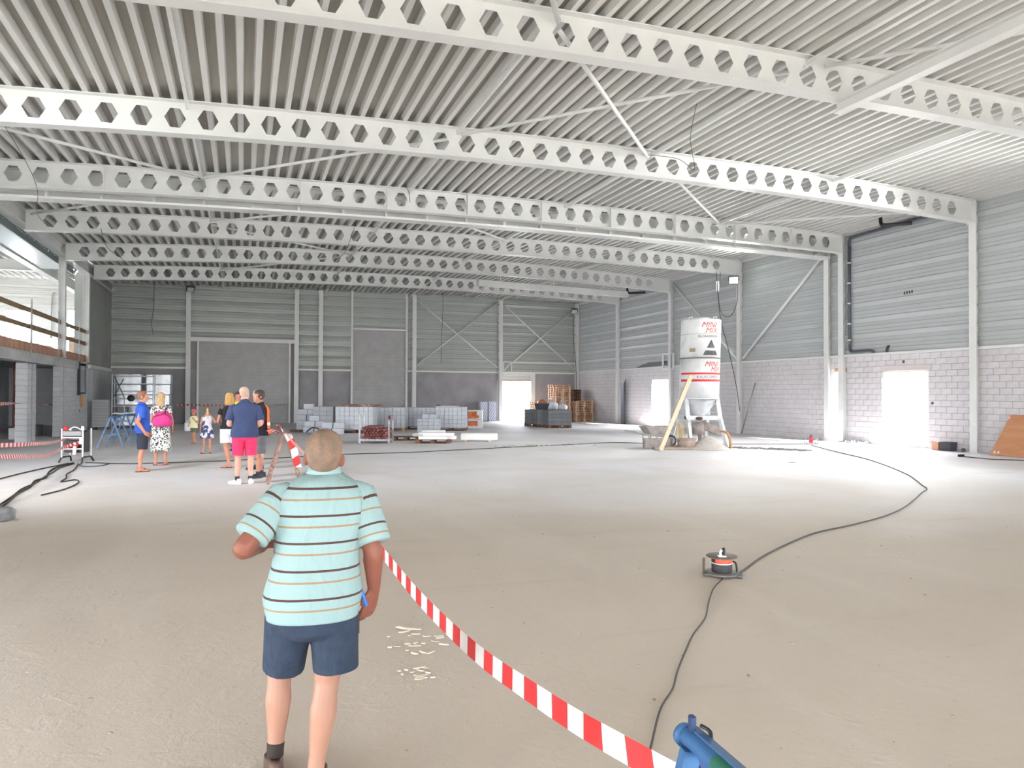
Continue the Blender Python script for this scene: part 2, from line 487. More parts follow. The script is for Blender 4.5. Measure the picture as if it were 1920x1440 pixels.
# ledge and liner panels
MB().box(XR-0.07, XR+0.06, -8, YB, HB+0.002, HB+0.085).build('ledge_flashing', M_TRIM, wr)
PPROF = [(0, 0), (0.03, 0.0), (0.28, 0.062), (0.35, 0.028), (0.52, 0.035), (0.56, 0.021), (0.76, 0.025), (0.81, 0.008), (1, 0.003)]
NROW = 8; PH = (7.76-HB-0.085)/NROW
def panel_strip(a, b, h, axis):
    """liner panel from a to b, front towards the hall; axis 'y' for the right wall, 'x' for the back wall"""
    V = []; F = []
    for t in (a, b):
        for (pz, px) in PPROF:
            V.append((-px, t, pz*h) if axis == 'y' else (t, -px, pz*h))
    n = len(PPROF)
    for j in range(n-1):
        f = (j, j+1, n+j+1, n+j)
        F.append(f if axis == 'x' else f[::-1])
    return MB().add(V, F)
RCOL = [4.9, 10.35, 16.04, 21.3, 22.0, 27.3, 32.95, 38.7]
edges = [-8.0]+RCOL+[YB]
for a, b in zip(edges[:-1], edges[1:]):
    me = panel_strip(a+0.004, b-0.004, PH-0.006, 'y').mesh('liner_panel', M_PANEL)
    for r in range(NROW):
        link('liner_panel', me, wr, None, (XR+0.01, 0, HB+0.085+r*PH))
MB().box(XR+0.02, XR+0.2, -8, YB, HB+0.08, 7.9).build('panel_backing', M_MORTAR, wr)
MB().box(XR-0.06, XR+0.1, -8, YB, 7.70, 7.86).build('eaves_trim', M_STEEL, wr)
hol = MB()
for k in range(4):
    hol.cyl((0, 0, 0), 0.035, 0.02, 10)
wallmarks = []
for k in range(4):
    MB().ell((XR-0.02, 18.66-0.1*k, 5.22+0.004*k), (0.012, 0.034, 0.055)).build('cable_gland', M_DARK, wr)
for (yy, zz) in ((18.73, 2.89), (17.62, 1.49)):
    MB().ell((XR, yy, zz), (0.015, 0.05, 0.05)).build('round_socket', mat('dark_socket', (70, 66, 66), 0.6), wr)

def door_frame(n, parts):
    o = struct('door_%d' % n)
    for nm, mb, m in parts: mb.build(nm, m, o)
    return o
x0, x1 = XR+0.02, XR+0.16
door_frame(1, [('jamb', MB().box(x0, x1, 17.76, 17.80, 0, 2.58), M_TRIM), ('jamb', MB().box(x0, x1, 19.58, 19.62, 0, 2.58), M_TRIM), ('head', MB().box(x0, x1, 17.8, 19.58, 2.53, 2.58), M_TRIM), ('threshold', MB().box(XR, x1, 17.8, 19.58, 0, 0.06), M_CONC)])
door_frame(2, [('head', MB().box(XR, x1, 21.24, 21.82, 2.62, 2.72), mat('raw_timber_lintel', (206, 160, 112), 0.7)), ('jamb', MB().box(x0, x1, 21.24, 21.28, 0, 2.62), M_TRIM)])
door_frame(3, [('jamb', MB().box(x0, x1, 33.14, 33.18, 0, 2.58), M_TRIM), ('jamb', MB().box(x0, x1, 35.02, 35.06, 0, 2.58), M_TRIM), ('head', MB().box(x0, x1, 33.18, 35.02, 2.53, 2.58), M_TRIM)])

# ---- back wall
wb = struct('wall_back')
HBB = 3.07
bk = MB()
for (a, b, z0, z1) in ((XL, -2.9, 0, HBB), (-2.9, 2.9, 0, 4.72), (2.9, 4.27, 0, HBB), (4.27, 6.1, 0, HBB), (6.1, 9.42, 0, 5.6), (9.42, 15.58, 0, HBB), (15.58, 17.72, 2.6, HBB), (17.72, XR+0.2, 0, HBB)):
    bk.box(a, b, YB+0.06, YB+0.24, z0, z1)
bk.build('plinth', M_BASE, wb)
def block_field(a, b, z0, z1):
    mb = MB(); r = 0; z = z0
    mb.box(a, b, YB+0.035, YB+0.06, z0, z1, 1)
    while z < z1-0.02:
        x = a-(BL/2 if r % 2 else 0)
        while x < b-0.02:
            mb.box(max(x, a)+J/2, min(x+BL, b)-J/2, YB+0.02+random.uniform(0, .004), YB+0.05, z+J, min(z+CH, z1)-J, 0)
            x += BL
        z += CH; r += 1
    return mb
block_field(-2.44, 2.57, 0, 4.62).build('infill_blocks', [M_INFILL, mat('infill_joint', (158, 156, 157), 0.9)], wb, 'stuff')
block_field(6.13, 9.40, 0, 5.55).build('infill_blocks', [M_INFILL, MATS['infill_joint']], wb, 'stuff')
PHB = (7.95-HBB-0.1)/8
def back_panels(a, b, z0):
    me = panel_strip(a+0.004, b-0.004, PHB-0.006, 'x').mesh('liner_panel', M_BPANEL)
    for r in range(8):
        z = HBB+0.1+r*PHB
        if z+PHB*0.6 < z0: continue
        if z < z0:
            m2 = panel_strip(a+0.004, b-0.004, z+PHB-z0-0.006, 'x').mesh('liner_panel', M_BPANEL)
            link('liner_panel', m2, wb, None, (0, YB+0.02, z0))
        else: link('liner_panel', me, wb, None, (0, YB+0.02, z))
    MB().box(a, b, YB-0.04, YB+0.05, z0-0.1, z0).build('sill_flashing', M_TRIM, wb)
for (a, b, z0) in ((XL, -2.9, HBB+0.1), (-2.9, 2.9, 4.82), (2.9, 4.27, HBB+0.1), (4.27, 6.1, HBB+0.1), (6.1, 9.42, 5.68), (9.42, 9.88, HBB+0.1), (9.88, 15.53, HBB+0.1), (15.53, XR, HBB+0.1)):
    back_panels(a, b, z0)
MB().box(XL-7.5, XR+0.2, YB+0.05, YB+0.2, 3.0, 8.15).build('panel_backing', M_MORTAR, wb) if False else None
bb = MB()
bb.box(XL, XR+0.2, YB+0.04, YB+0.2, HBB, 8.2); bb.build('panel_backing', M_MORTAR, wb)
for (x, w, z1) in ((-2.40, .1, 4.66), (2.53, .1, 4.66), (6.1, .12, 7.9), (9.42, .12, 7.9)):
    MB().box(x-w/2, x+w/2, YB-0.10, YB+0.03, 0, z1).build('steel_jamb', M_STEEL, wb)
MB().box(-2.9, 2.9, YB-0.14, YB+0.03, 4.63, 4.86).build('steel_lintel', M_STEEL, wb)
d4 = struct('door_4')
MB().box(17.68, 17.98, YB-0.05, YB+0.2, 0, 3.06).build('jamb', M_TRIM, d4)
for k in range(5):
    MB().add([(15.66, YB+0.05, 2.62+k*0.095), (17.68, YB+0.05, 2.62+k*0.095), (17.68, YB+0.02, 2.66+k*0.095), (15.66, YB+0.02, 2.66+k*0.095), (17.68, YB+0.05, 2.71+k*0.095), (15.66, YB+0.05, 2.71+k*0.095)], [(0, 1, 2, 3), (3, 2, 4, 5)]).build('shutter_slat', M_TRIM, d4)
MB().box(15.64, 17.7, YB-0.0, YB+0.08, 2.56, 2.63).build('bottom_rail', mat('shutter_rail_timber', (206, 182, 160), 0.6), d4)

# ---- left side: mezzanine, piers, annex
wl = struct('wall_left')
def pier_blocks(x0, x1, y0, y1, z1, n):
    mbk = MB().box(x0+0.012, x1-0.012, y0+0.012, y1-0.012, 0, z1); mbk.build('joint_backing', M_MORTAR, wl)
    rows = 14; h = z1/rows
    for r in range(rows):
        off = (0.5 if r % 2 else 0.0)
        L = (y1-y0)/n; y = y0-off*L
        while y < y1-0.02:
            a, b = max(y, y0), min(y+L, y1)
            me_k = ('p', round(x1-x0, 2), round(b-a, 2))
            if me_k not in bmesh_cache:
                bmesh_cache[me_k] = MB().cbox(x0, x1, -(b-a)/2+J, (b-a)/2-J, J, h-J, 0.006).mesh('block', M_BLOCKD)
            link('block', bmesh_cache[me_k], wl, None, (random.uniform(-.003, .003), (a+b)/2, r*h))
            y += L
pier_blocks(-7.40, -7.04, 29.6, 30.75, 2.76, 3)
pier_blocks(-7.0, -6.78, 33.0, 38.55, 2.76, 13)
pier_blocks(-7.40, -7.04, 24.2, 25.3, 2.76, 3)
for xx, yy in ((-7.045, 30.15), (-6.785, 33.7)): MB().box(xx, xx+.025, yy-.025, yy+.025, 0, 2.76).build('corner_profile', M_GALV, wl)
MB().box(-7.3, -6.72, 38.3, YB, 3.0, 7.75).build('sheeted_face', mat('grey_sheeting', (150, 152, 148), 0.6, c2=(140, 142, 138), sc=0.6), wl)
MB().box(-7.3, -6.73, 39.5, YB+.1, 0, 3.0).build('rear_pier', M_BLOCKD, wl)
MB().box(-7.6, -6.65, 38.4, YB-0.1, 2.86, 3.02).build('ledge_beam', M_TRIM, wl)
slab = struct('mezzanine_slab')
MB().box(-14.3, XL-0.02, 12, 44.5, 3.0, 3.12).build('deck_plate', M_CONC, slab)
MB().box(-7.2, XL+0.02, 12, 38.35, 2.76, 3.06).build('edge_beam', mat('edge_beam_concrete', (176, 178, 178), 0.8, c2=(150, 152, 152), sc=1.3, stretch=(1, .4, 1)), slab)
M_BRICK = mat('terracotta_hollow_brick', (176, 138, 116), 0.85, c2=(150, 112, 92), sc=8, rnd=0.12)
bm_ = MB().cbox(-0.07, 0.07, -0.118, 0.118, 0, 0.30, 0.012).mesh('brick', M_BRICK)
for k in range(72):
    link('brick', bm_, slab, None, (XL-0.06+random.uniform(-.012, .012), 20.2+k*0.25, 3.12+random.uniform(-.008, .008)))
struct('wall_annex', MB().box(-11.6, -11.4, 12, YB, 0, 3.0).mesh('wall_annex', M_BLOCKD))
struct('wall_annex_rear', MB().box(-14.3, -7.3, YB, YB+.2, 0, 3.12).mesh('wall_annex_rear', M_BLOCKD))
# annex upper storey
MW = mat('annex_white_panel', (232, 232, 228), 0.5)
wa = struct('wall_annex_back')
zs0, zs1 = 3.12, 7.72
for (a, b, z0, z1) in ((-14.3, -11.62, zs0, zs1), (-11.62, -10.42, 6.05, zs1), (-11.62, -10.42, zs0, 4.1), (-10.42, -8.84, zs0, zs1), (-8.84, -7.95, 6.15, zs1), (-8.84, -7.95, zs0, 3.9), (-7.95, -7.3, zs0, zs1)):
    MB().box(a, b, YB, YB+0.2, z0, z1).build('panel_field', MW, wa)
for r in range(3):
    me = panel_strip(-14.3, -7.3, 0.5, 'x').mesh('liner_panel', MW); link('liner_panel', me, wa, None, (0, YB, 6.2+r*0.5))
for n, (a, b, z0, z1) in enumerate(((-11.62, -10.42, 4.1, 6.05), (-8.84, -7.95, 3.9, 6.15))):
    w = struct('window_%d' % (n+1))
    for nm, mb in (('frame', MB().box(a, a+.06, YB-.02, YB+.1, z0, z1)), ('frame', MB().box(b-.06, b, YB-.02, YB+.1, z0, z1)), ('frame', MB().box(a+.06, b-.06, YB-.02, YB+.1, z1-.06, z1)), ('frame', MB().box(a+.06, b-.06, YB-.02, YB+.1, z0, z0+.06))):
        mb.build(nm, M_TRIM, w)
ca = struct('ceiling_annex')
for i in range(9):
    x0 = -14.4+i*SW; V = []; F = []
    for y in (12.0, YB):
        for (px, pz) in DP: V.append((x0+px, y, 7.62+pz))
    n = len(DP); F = [(j, j+1, n+j+1, n+j) for j in range(n-1)]
    if x0+SW < XL+0.2:
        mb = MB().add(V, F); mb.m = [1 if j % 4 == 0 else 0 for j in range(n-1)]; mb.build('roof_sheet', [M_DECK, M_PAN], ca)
# lower wall window and round sticker on the pier wall
w3 = struct('window_3')
MB().box(-6.80, -6.69, 36.3, 36.5, 1.62, 3.08).build('frame', M_DARK, w3)
MB().box(-6.80, -6.72, 37.78, 37.9, 1.66, 3.02).build('frame', M_PIPE, w3)
MB().box(-6.80, -6.73, 36.5, 37.78, 2.93, 3.02).build('frame', M_PIPE, w3)
MB().box(-6.80, -6.73, 36.5, 37.78, 1.66, 1.76).build('frame', M_PIPE, w3)
def glass_mat():
    m = bpy.data.materials.new('window_glass'); m.use_nodes = True
    b = m.node_tree.nodes['Principled BSDF']; b.inputs['Base Color'].default_value = (.88, .96, .98, 1); b.inputs['Roughness'].default_value = 0.08
    b.inputs['Metallic'].default_value = 0.6  # opaque pane; daylight seen through it is put into the pale colour
    return m
MB().box(-6.785, -6.76, 36.5, 37.78, 1.76, 2.93).build('pane', glass_mat(), w3)
# ------------------------------------------------------------------ castellated beams
HEXP, HEXW, HEXF, HEXH, BD = 0.61, 0.20, 0.09, 0.195, 0.66
def castellated(label, y, k, x0, x1, phase, dz=0.0, stiff=False):
    t = thing('castellated_beam', label, 'beam', (0, y, 0), 0, 'white castellated roof beams')
    def zt(x): return ztop(x, k)+dz
    mb = MB(); T = 0.007
    c = phase+HEXP*math.ceil((x0+0.4-phase)/HEXP); first = c-HEXP/2
    H = [(-HEXW, 0), (-HEXF, HEXH), (HEXF, HEXH), (HEXW, 0), (HEXF, -HEXH), (-HEXF, -HEXH)]
    def solid(a, b):
        V = [(a, s, zt(a)+z) for s in (-T, T) for z in (-BD, 0)]+[(b, s, zt(b)+z) for s in (-T, T) for z in (-BD, 0)]
        mb.add(V, [(0, 4, 5, 1), (2, 3, 7, 6)])
    solid(x0, first)
    while c+HEXP/2 < x1-0.3:
        a, b = c-HEXP/2, c+HEXP/2; zc = zt(c)-BD/2
        for s in (-T, T):
            o = [(a, s, zt(a)), (b, s, zt(b)), (b, s, zt(b)-BD/2), (b, s, zt(b)-BD), (a, s, zt(a)-BD), (a, s, zt(a)-BD/2)]
            h = [(c+p, s, zc+q) for p, q in H]
            F = [(0, 7, 8, 1), (1, 8, 9, 2), (2, 9, 10, 3), (3, 10, 11, 4), (4, 11, 6, 5), (5, 6, 7, 0)]
            mb.add(o+h, F if s > 0 else [f[::-1] for f in F])
        V = [(c+p, s, zc+q) for s in (-T, T) for p, q in H]
        mb.add(V, [(i, (i+1) % 6, 6+(i+1) % 6, 6+i) for i in range(6)])
        c += HEXP
    solid(c-HEXP/2, x1)
    mb.build('web', M_STEEL, t)
    FW = 0.14
    for nm, za, zb in (('top_flange', -0.02, 0.0), ('bottom_flange', -BD-0.02, -BD)):
        m = MB(); N = 24; R = []
        for i in range(N+1):
            x = x0+(x1-x0)*i/N; z = zt(x)
            R.append([(x, -FW, z+za), (x, FW, z+za), (x, FW, z+zb), (x, -FW, z+zb)])
        m.rings(R, 0, False); m.build(nm, M_STEEL, t)
    if stiff:
        x = x0+0.9
        while x < x1-0.3:
            MB().box(x-0.012, x+0.012, -FW+0.01, -T, zt(x)-BD+0.005, zt(x)-0.02).build('stiffener', M_STEEL, t); x += HEXP*4
    MB().box(x1-0.02, x1, -FW-.01, FW+.01, zt(x1)-BD-0.06, zt(x1)-0.02).build('end_plate', M_STEEL, t)
    return t
RX = 20.86
castellated('white castellated steel roof beam nearest the camera, crossing the top of the picture', 10.6, 10.6, XL, RX, 1.71)
castellated('white castellated roof beam second from the camera, ending on the tall right wall column', 16.04, 16.04, XL, RX, -3.77)
castellated('white castellated roof beam with welded stiffeners, front one of the close pair', 21.3, 21.3, XL, RX, -3.6, 0, True)
castellated('white castellated roof beam close behind the stiffened beam, rear one of the pair', 22.05, 21.3, XL, RX, -3.45, -0.02)
castellated('white castellated roof beam fourth in line, carrying the lit floodlight at its right end', 27.3, 27.3, XL+0.15, RX, -5.91)
castellated('white castellated roof beam second from the back wall', 32.95, 32.95, XL+0.15, RX, -5.95)
castellated('white castellated roof beam nearest the back wall', 38.7, 38.7, XL+0.15, RX, -5.9)
t = thing('partition_rail', 'long white steel rail hung under the paired roof beams', 'rail', (0, 21.75, 0))
m = MB(); m2 = MB(); N = 20
m.rings([[(x, -.22, ztop(x, 21.3)-.86), (x, .22, ztop(x, 21.3)-.86), (x, .22, ztop(x, 21.3)-.80), (x, -.22, ztop(x, 21.3)-.80)] for x in [XL+(20.6-XL)*i/N for i in range(N+1)]], 0, False)
m.build('rail_plate', M_STEEL, t)
for i in range(22):
    x = XL+0.7+i*1.25
    MB().box(x-.03, x+.03, -.1, .1, ztop(x, 21.3)-.80, ztop(x, 21.3)-.655).build('hanger', M_STEEL, t)

# ------------------------------------------------------------------ columns
def h_column(name, label, x, y, z0, z1, face, w=0.26, d=0.30, group='white steel columns'):
    t = thing(name, label, 'column', (x, y, z0), 0, group)
    h = z1-z0; f = 0.014
    mb = MB()
    if face == 'x':   # flanges parallel to the right wall
        MB().box(-d/2, -d/2+f, -w/2, w/2, 0, h).build('flange', M_STEEL, t); MB().box(d/2-f, d/2, -w/2, w/2, 0, h).build('flange', M_STEEL, t)
        MB().box(-d/2+f, d/2-f, -.006, .006, 0, h).build('web', M_STEEL, t)
    else:
        MB().box(-w/2, w/2, -d/2, -d/2+f, 0, h).build('flange', M_STEEL, t); MB().box(-w/2, w/2, d/2-f, d/2, 0, h).build('flange', M_STEEL, t)
        MB().box(-.006, .006, -d/2+f, d/2-f, 0, h).build('web', M_STEEL, t)
    MB().box(-w/2-.04, w/2+.04, -d/2-.04, d/2+.04, 0, 0.025).build('base_plate', M_STEEL, t)
    return t
CR = XR-0.09
for y, l in ((16.04, 'white steel column on right wall between the wide doorway and the plywood sheet'),
             (21.3, 'white steel column at the left edge of the wide doorway bay, behind the black drain pipe'),
             (22.02, 'white steel column at the left side of the narrow bright slot doorway'),
             (27.3, 'white steel column on right wall with a thin pole leaning beside its foot'),
             (32.95, 'white steel column on right wall just behind the cement silo'),
             (38.7, 'white steel column on right wall nearest the back corner')):
    h_column('steel_column', l, CR, y, 0, ztop(XR, y if y != 22.02 else 21.3)-0.02, 'x', 0.24, 0.26)
    zt_ = ztop(XR, y if y != 22.02 else 21.3)-0.72
for x, l in ((-2.9, 'white steel column at the left of the blocked-up gateway, floodlight at its top'),
             (2.9, 'white steel column at the right of the blocked-up gateway'),
             (4.27, 'white steel column of the back wall rising behind the low block stacks'),
             (9.88, 'white steel column at the left of the cross-braced back wall bays'),
             (15.53, 'white steel column between the two cross-braced bays, left of the back doorway'),
             (20.95, 'white steel column in the back right corner of the hall')):
    h_column('steel_column', l, x, YB-0.12, 0, ztop(x, 44.5)-0.03, 'y', 0.24, 0.22)
for y, l in ((33.2, 'white steel column on the mezzanine edge, left of the grey sheeted wall'), (37.95, 'white steel column on the mezzanine edge against the grey sheeted wall')):
    h_column('steel_column', l, XL, y, 3.12, 7.15, 'x', 0.24, 0.24)

# girders along the left side
def girder(label, x, y0, y1, z0, z1, fw=0.16):
    t = thing('edge_girder', label, 'beam')
    MB().box(x-fw, x+fw, y0, y1, z0, z0+.025).build('bottom_flange', M_STEEL, t)
    MB().box(x-.008, x+.008, y0, y1, z0+.025, z1-.02).build('web', M_STEEL, t)
    MB().box(x-fw, x+fw, y0, y1, z1-.02, z1).build('top_flange', M_STEEL, t)
girder('white longitudinal steel girder over the mezzanine edge, carrying the roof beams', XL, 12, YB, 7.13, 7.62)
girder('white longitudinal steel girder inside the mezzanine, parallel to the edge girder', -8.35, 12, YB, 6.98, 7.5)
t = thing('cross_girder', 'white cross girder under the mezzanine roof', 'beam')
MB().box(-14, -8.5, 37.35, 37.65, 7.08, 7.11).build('bottom_flange', M_STEEL, t); MB().box(-14, -8.5, 37.49, 37.51, 7.11, 7.55).build('web', M_STEEL, t)
t = thing('soffit_sheet', 'glossy pale metal sheets closing the soffit beside the edge girder', 'soffit')
M_SOF = mat('glossy_soffit_metal', (214, 224, 228), 0.22, 0.5)
for k in range(44):
    y = 14.2+k*0.5
    if y > 36: break
    MB().add([(-8.2, y, 7.06), (-6.9, y, 7.06), (-6.9, y+.44, 7.03), (-8.2, y+.44, 7.03), (-6.9, y+.5, 7.075), (-8.2, y+.5, 7.075)], [(0, 3, 2, 1), (3, 5, 4, 2)]).build('sheet', M_SOF, t)
MB().box(-6.97, -6.92, 14, 36, 6.84, 7.12).build('edge_strip', mat('dark_green_edge', (92, 104, 102), 0.5), t)

# ------------------------------------------------------------------ roof purlins and wind bracing
def z_at(x, y):
    ys = sorted(ZC); k0 = max([k for k in ys if k <= y] or [ys[0]]); k1 = min([k for k in ys if k >= y] or [ys[-1]])
    if k0 == k1: return ztop(x, k0)
    f = (y-k0)/(k1-k0); return ztop(x, k0)*(1-f)+ztop(x, k1)*f
bays = list(zip(BY[:-1], BY[1:]))+[(38.7, 44.5)]
bname = ['bay nearest the camera', 'first bay between full beams', 'bay before the paired beams', 'bay behind the paired beams', 'fifth roof bay', 'sixth roof bay', 'bay against the back wall']
for bi, (ya, yb) in enumerate(bays):
    for xi, x in enumerate((-1.1, 4.55, 9.65, 15.5)):
        if bi == 0 and xi < 2: continue
        nm = ('over the left of the hall', 'left of the roof ridge', 'right of the roof ridge', 'over the right of the hall')[xi]
        w_ = 0.055 if x < 5 else 0.09
        za, zb = ztop(x, ya)-0.10, ztop(x, yb)-0.10
        t = MB().bar((x, ya+.02, za), (x, yb-.02, zb), w_, 0.10).build('roof_purlin', M_STEEL)
        tag(t, 'white steel purlin %s, %s' % (nm, bname[bi]), 'purlin', 'white purlins under the roof deck')
t = thing('runner_beam', 'heavy white I-beam resting on the nearest roof beam, top right', 'beam')
MB().box(10.42-.09, 10.42+.09, 5, 10.7, 7.02, 7.045).build('bottom_flange', M_STEEL, t)
MB().box(10.42-.01, 10.42+.01, 5, 10.7, 7.045, 7.21).build('web', M_STEEL, t)
MB().box(10.42-.09, 10.42+.09, 5, 10.7, 7.21, 7.235).build('top_flange', M_STEEL, t)
def rod(label, a, b, r=0.035):
    d = Vector(b)-Vector(a)
    o = MB().tube([a, b], r, 8).build('bracing_rod', M_STEEL)
    return tag(o, label, 'bracing', 'white bracing rods')
def rbr(label, xa, ya, xb, yb, dz=-0.17, r=0.04):
    return rod(label, (xa, ya, z_at(xa, ya)+dz), (xb, yb, z_at(xb, yb)+dz), r)
rbr('white roof bracing rod running down right between the two nearest beams', 4.75, 10.75, 9.45, 15.9, -0.2, 0.045)
rbr('thin white roof bracing rod crossing the longer rod between the two nearest beams', 4.6, 15.9, 9.55, 10.75)
rbr('white roof bracing rod from second beam towards the top right corner', 9.9, 10.45, 15.3, 5.0)
rbr('white roof strut rising left from the nearest beam at the picture top', 4.6, 10.45, 2.2, 6.5, -0.2, 0.05)
rbr('white roof bracing rod left half of the shallow V before the paired beams', -1.2, 21.15, -6.6, 16.2)
rbr('white roof bracing rod right half of the shallow V before the paired beams', -1.05, 21.15, 4.5, 16.2)
rbr('white roof bracing rod dropping to the right end of the paired beams', 9.9, 16.2, 15.45, 21.15)
rbr('white roof bracing rod from the paired beams up to the tall right column', 15.6, 21.15, 20.9, 16.3)
rbr('white roof bracing rod behind the paired beams at far left', -6.4, 27.1, -1.1, 22.3)
rbr('white roof bracing rod behind the paired beams, left of centre', -1.1, 27.1, 4.5, 22.3)
rbr('white roof bracing rod behind the paired beams, right of centre', 4.6, 22.3, 9.8, 27.1)
rbr('white roof bracing rod between the fourth and fifth beams', -1.1, 27.5, 4.4, 32.8)
rbr('white roof bracing rod between the last two beams', 4.4, 33.1, -1.1, 38.5)
rod('left white wall brace behind the silo, sloping down right', (XR-.12, 32.7, 7.45), (XR-.12, 27.5, 3.36), 0.06)
rod('white wall brace sloping down left from the narrow slot doorway column', (XR-.12, 22.3, 7.1), (XR-.12, 27.1, 3.36), 0.06)
for (x0, z0, x1, z1, l) in ((10.05, 7.5, 15.3, 3.45, 'falling rod of the left cross brace on the back wall'), (15.3, 7.6, 10.05, 3.5, 'rising rod of the left cross brace on the back wall'),
                            (15.75, 7.5, 20.75, 3.4, 'falling rod of the right cross brace on the back wall'), (20.55, 7.25, 16.3, 3.72, 'rising rod of the right cross brace on the back wall')):
    rod('white '+l, (x0, YB-.12, z0), (x1, YB-.12, z1), 0.045)
t = thing('door_gear_frame', 'small white square steel frame above the back doorway', 'frame')
for a, b in (((15.72, 3.2), (15.72, 3.8)), ((16.28, 3.2), (16.28, 3.8)), ((15.72, 3.8), (16.28, 3.8)), ((15.75, 3.25), (16.25, 3.75))):
    MB().bar((a[0], YB-.16, a[1]), (b[0], YB-.16, b[1]), .06, .06).build('bar', M_TRIM, t)
tag(MB().box(16.3, 20.9, YB-.14, YB-.06, 3.74, 3.82).build('back_wall_rail', M_STEEL), 'thin white horizontal rail across the right cross-braced back bay', 'rail')
t = thing('wall_hatch_frame', 'small white open steel frame on the right wall above the far doorway', 'frame')
for a, b in (((32.7, 3.08), (32.7, 3.88)), ((33.7, 3.08), (33.7, 3.88)), ((32.7, 3.88), (33.7, 3.88)), ((32.7, 3.08), (33.7, 3.08))):
    MB().bar((XR-.14, a[0], a[1]), (XR-.14, b[0], b[1]), .07, .09).build('bar', M_TRIM, t)
tag(MB().add([(XR-.05, 36.7, 3.26), (XR-.05, 33.4, 3.32), (XR-.05, 33.5, 3.52), (XR-.05, 35.3, 3.5), (XR-.05, 36.0, 3.42), (XR-.02, 36.7, 3.26), (XR-.02, 33.4, 3.32), (XR-.02, 33.5, 3.52), (XR-.02, 35.3, 3.5), (XR-.02, 36.0, 3.42)], [(0, 4, 3, 2, 1), (5, 6, 7, 8, 9), (0, 1, 6, 5), (1, 2, 7, 6), (2, 3, 8, 7), (3, 4, 9, 8), (4, 0, 5, 9)]).build('torn_membrane', M_PIPE), 'dark torn membrane strip above the far right doorway', 'membrane')
t = thing('box_trunk', 'pale square trunk lying under the roof between the last two beams', 'duct')
MB().bar((11.2, 35.6, 7.42), (20.3, 36.4, 7.36), .34, .30).build('trunk', M_STEEL, t)
for x in (12.5, 15.5, 18.5): MB().box(x-.02, x+.02, 35.75, 36.25, 7.6, z_at(x, 36)+.0).build('hanger', M_STEEL, t)

# ------------------------------------------------------------------ drain pipes
t = thing('drain_pipe', 'anthracite roof drain pipe going down the right wall from a long sloping run', 'pipe')
xp = XR-0.11
MB().tube(smooth_path([(xp, 17.6, 7.62), (xp, 20.6, 7.56), (xp, 20.95, 7.5), (xp, 20.98, 7.2)], 4), .055, 10).build('elbow_run', M_PIPE, t)
MB().tube([(xp, 20.98, 7.25), (xp, 20.98, 3.55)], .055, 10).build('downpipe', M_PIPE, t)
MB().tube(smooth_path([(xp, 20.98, 3.6), (xp, 20.95, 3.4), (xp, 20.8, 3.34), (xp, 20.1, 3.34), (xp, 19.92, 3.3), (xp, 19.9, 3.245)], 4), .055, 10).build('foot_run', M_PIPE, t)
for z in (6.6, 5.85, 5.1, 4.35, 3.75): MB().cyl((xp, 20.98, z), .068, .05, 10).build('pipe_clip', M_TRIM, t)
o = MB().tube(smooth_path([(20.3, 18.9, 7.86), (20.3, 18.9, 7.6), (20.35, 18.75, 7.5), (20.9, 18.2, 7.5)], 4), .06, 10).build('drain_elbow', M_DARK); tag(o, 'black drain elbow hanging from the roof deck at upper right', 'pipe')
o = MB().tube(smooth_path([(20.3, 36.4, 7.8), (20.3, 36.3, 7.5), (20.4, 36.0, 7.42), (20.95, 35.5, 7.42)], 4), .06, 10).build('drain_elbow', M_DARK); tag(o, 'black drain elbow under the second beam from the back wall', 'pipe')
o = MB().tube(smooth_path([(XR-.13, 19.3, 3.25), (XR-.13, 19.25, 3.42), (XR-.13, 19.2, 3.44)], 3), .045, 8).build('pipe_stub', M_DARK); tag(o, 'short dark pipe stub on the ledge above the wide doorway', 'pipe')
VR = Vector((math.cos(YAW), -math.sin(YAW), 0)); VF = Vector((math.sin(YAW), math.cos(YAW), 0))
RZ = -YAW      # rotation of things that face the entrance

# ------------------------------------------------------------------ lettering
def text_mesh(s, size, shear=0.0, sx=1.0):
    cu = bpy.data.curves.new('lettering', 'FONT'); cu.body = s; cu.size = size; cu.shear = shear
    cu.align_x = 'CENTER'; cu.resolution_u = 2
    o = bpy.data.objects.new('lettering', cu); COL.objects.link(o)
    dg = bpy.context.evaluated_depsgraph_get(); dg.update()
    me = bpy.data.meshes.new_from_object(o.evaluated_get(dg))
    bpy.data.objects.remove(o)
    V = [(v.co.x*sx, v.co.y) for v in me.vertices]; F = [tuple(p.vertices) for p in me.polygons]
    bpy.data.meshes.remove(me)
    return V, F
def wrap(mb, V, F, R, a0, z0, off, mi=0):
    """put flat outline geometry on a cylinder of radius R about z, centred at angle a0 (0 = towards -y local)"""
    P = []
    for x, y in V:
        a = a0+x/R; P.append(((R+off)*math.sin(a), -(R+off)*math.cos(a), z0+y))
    mb.add(P, F, mi); return mb

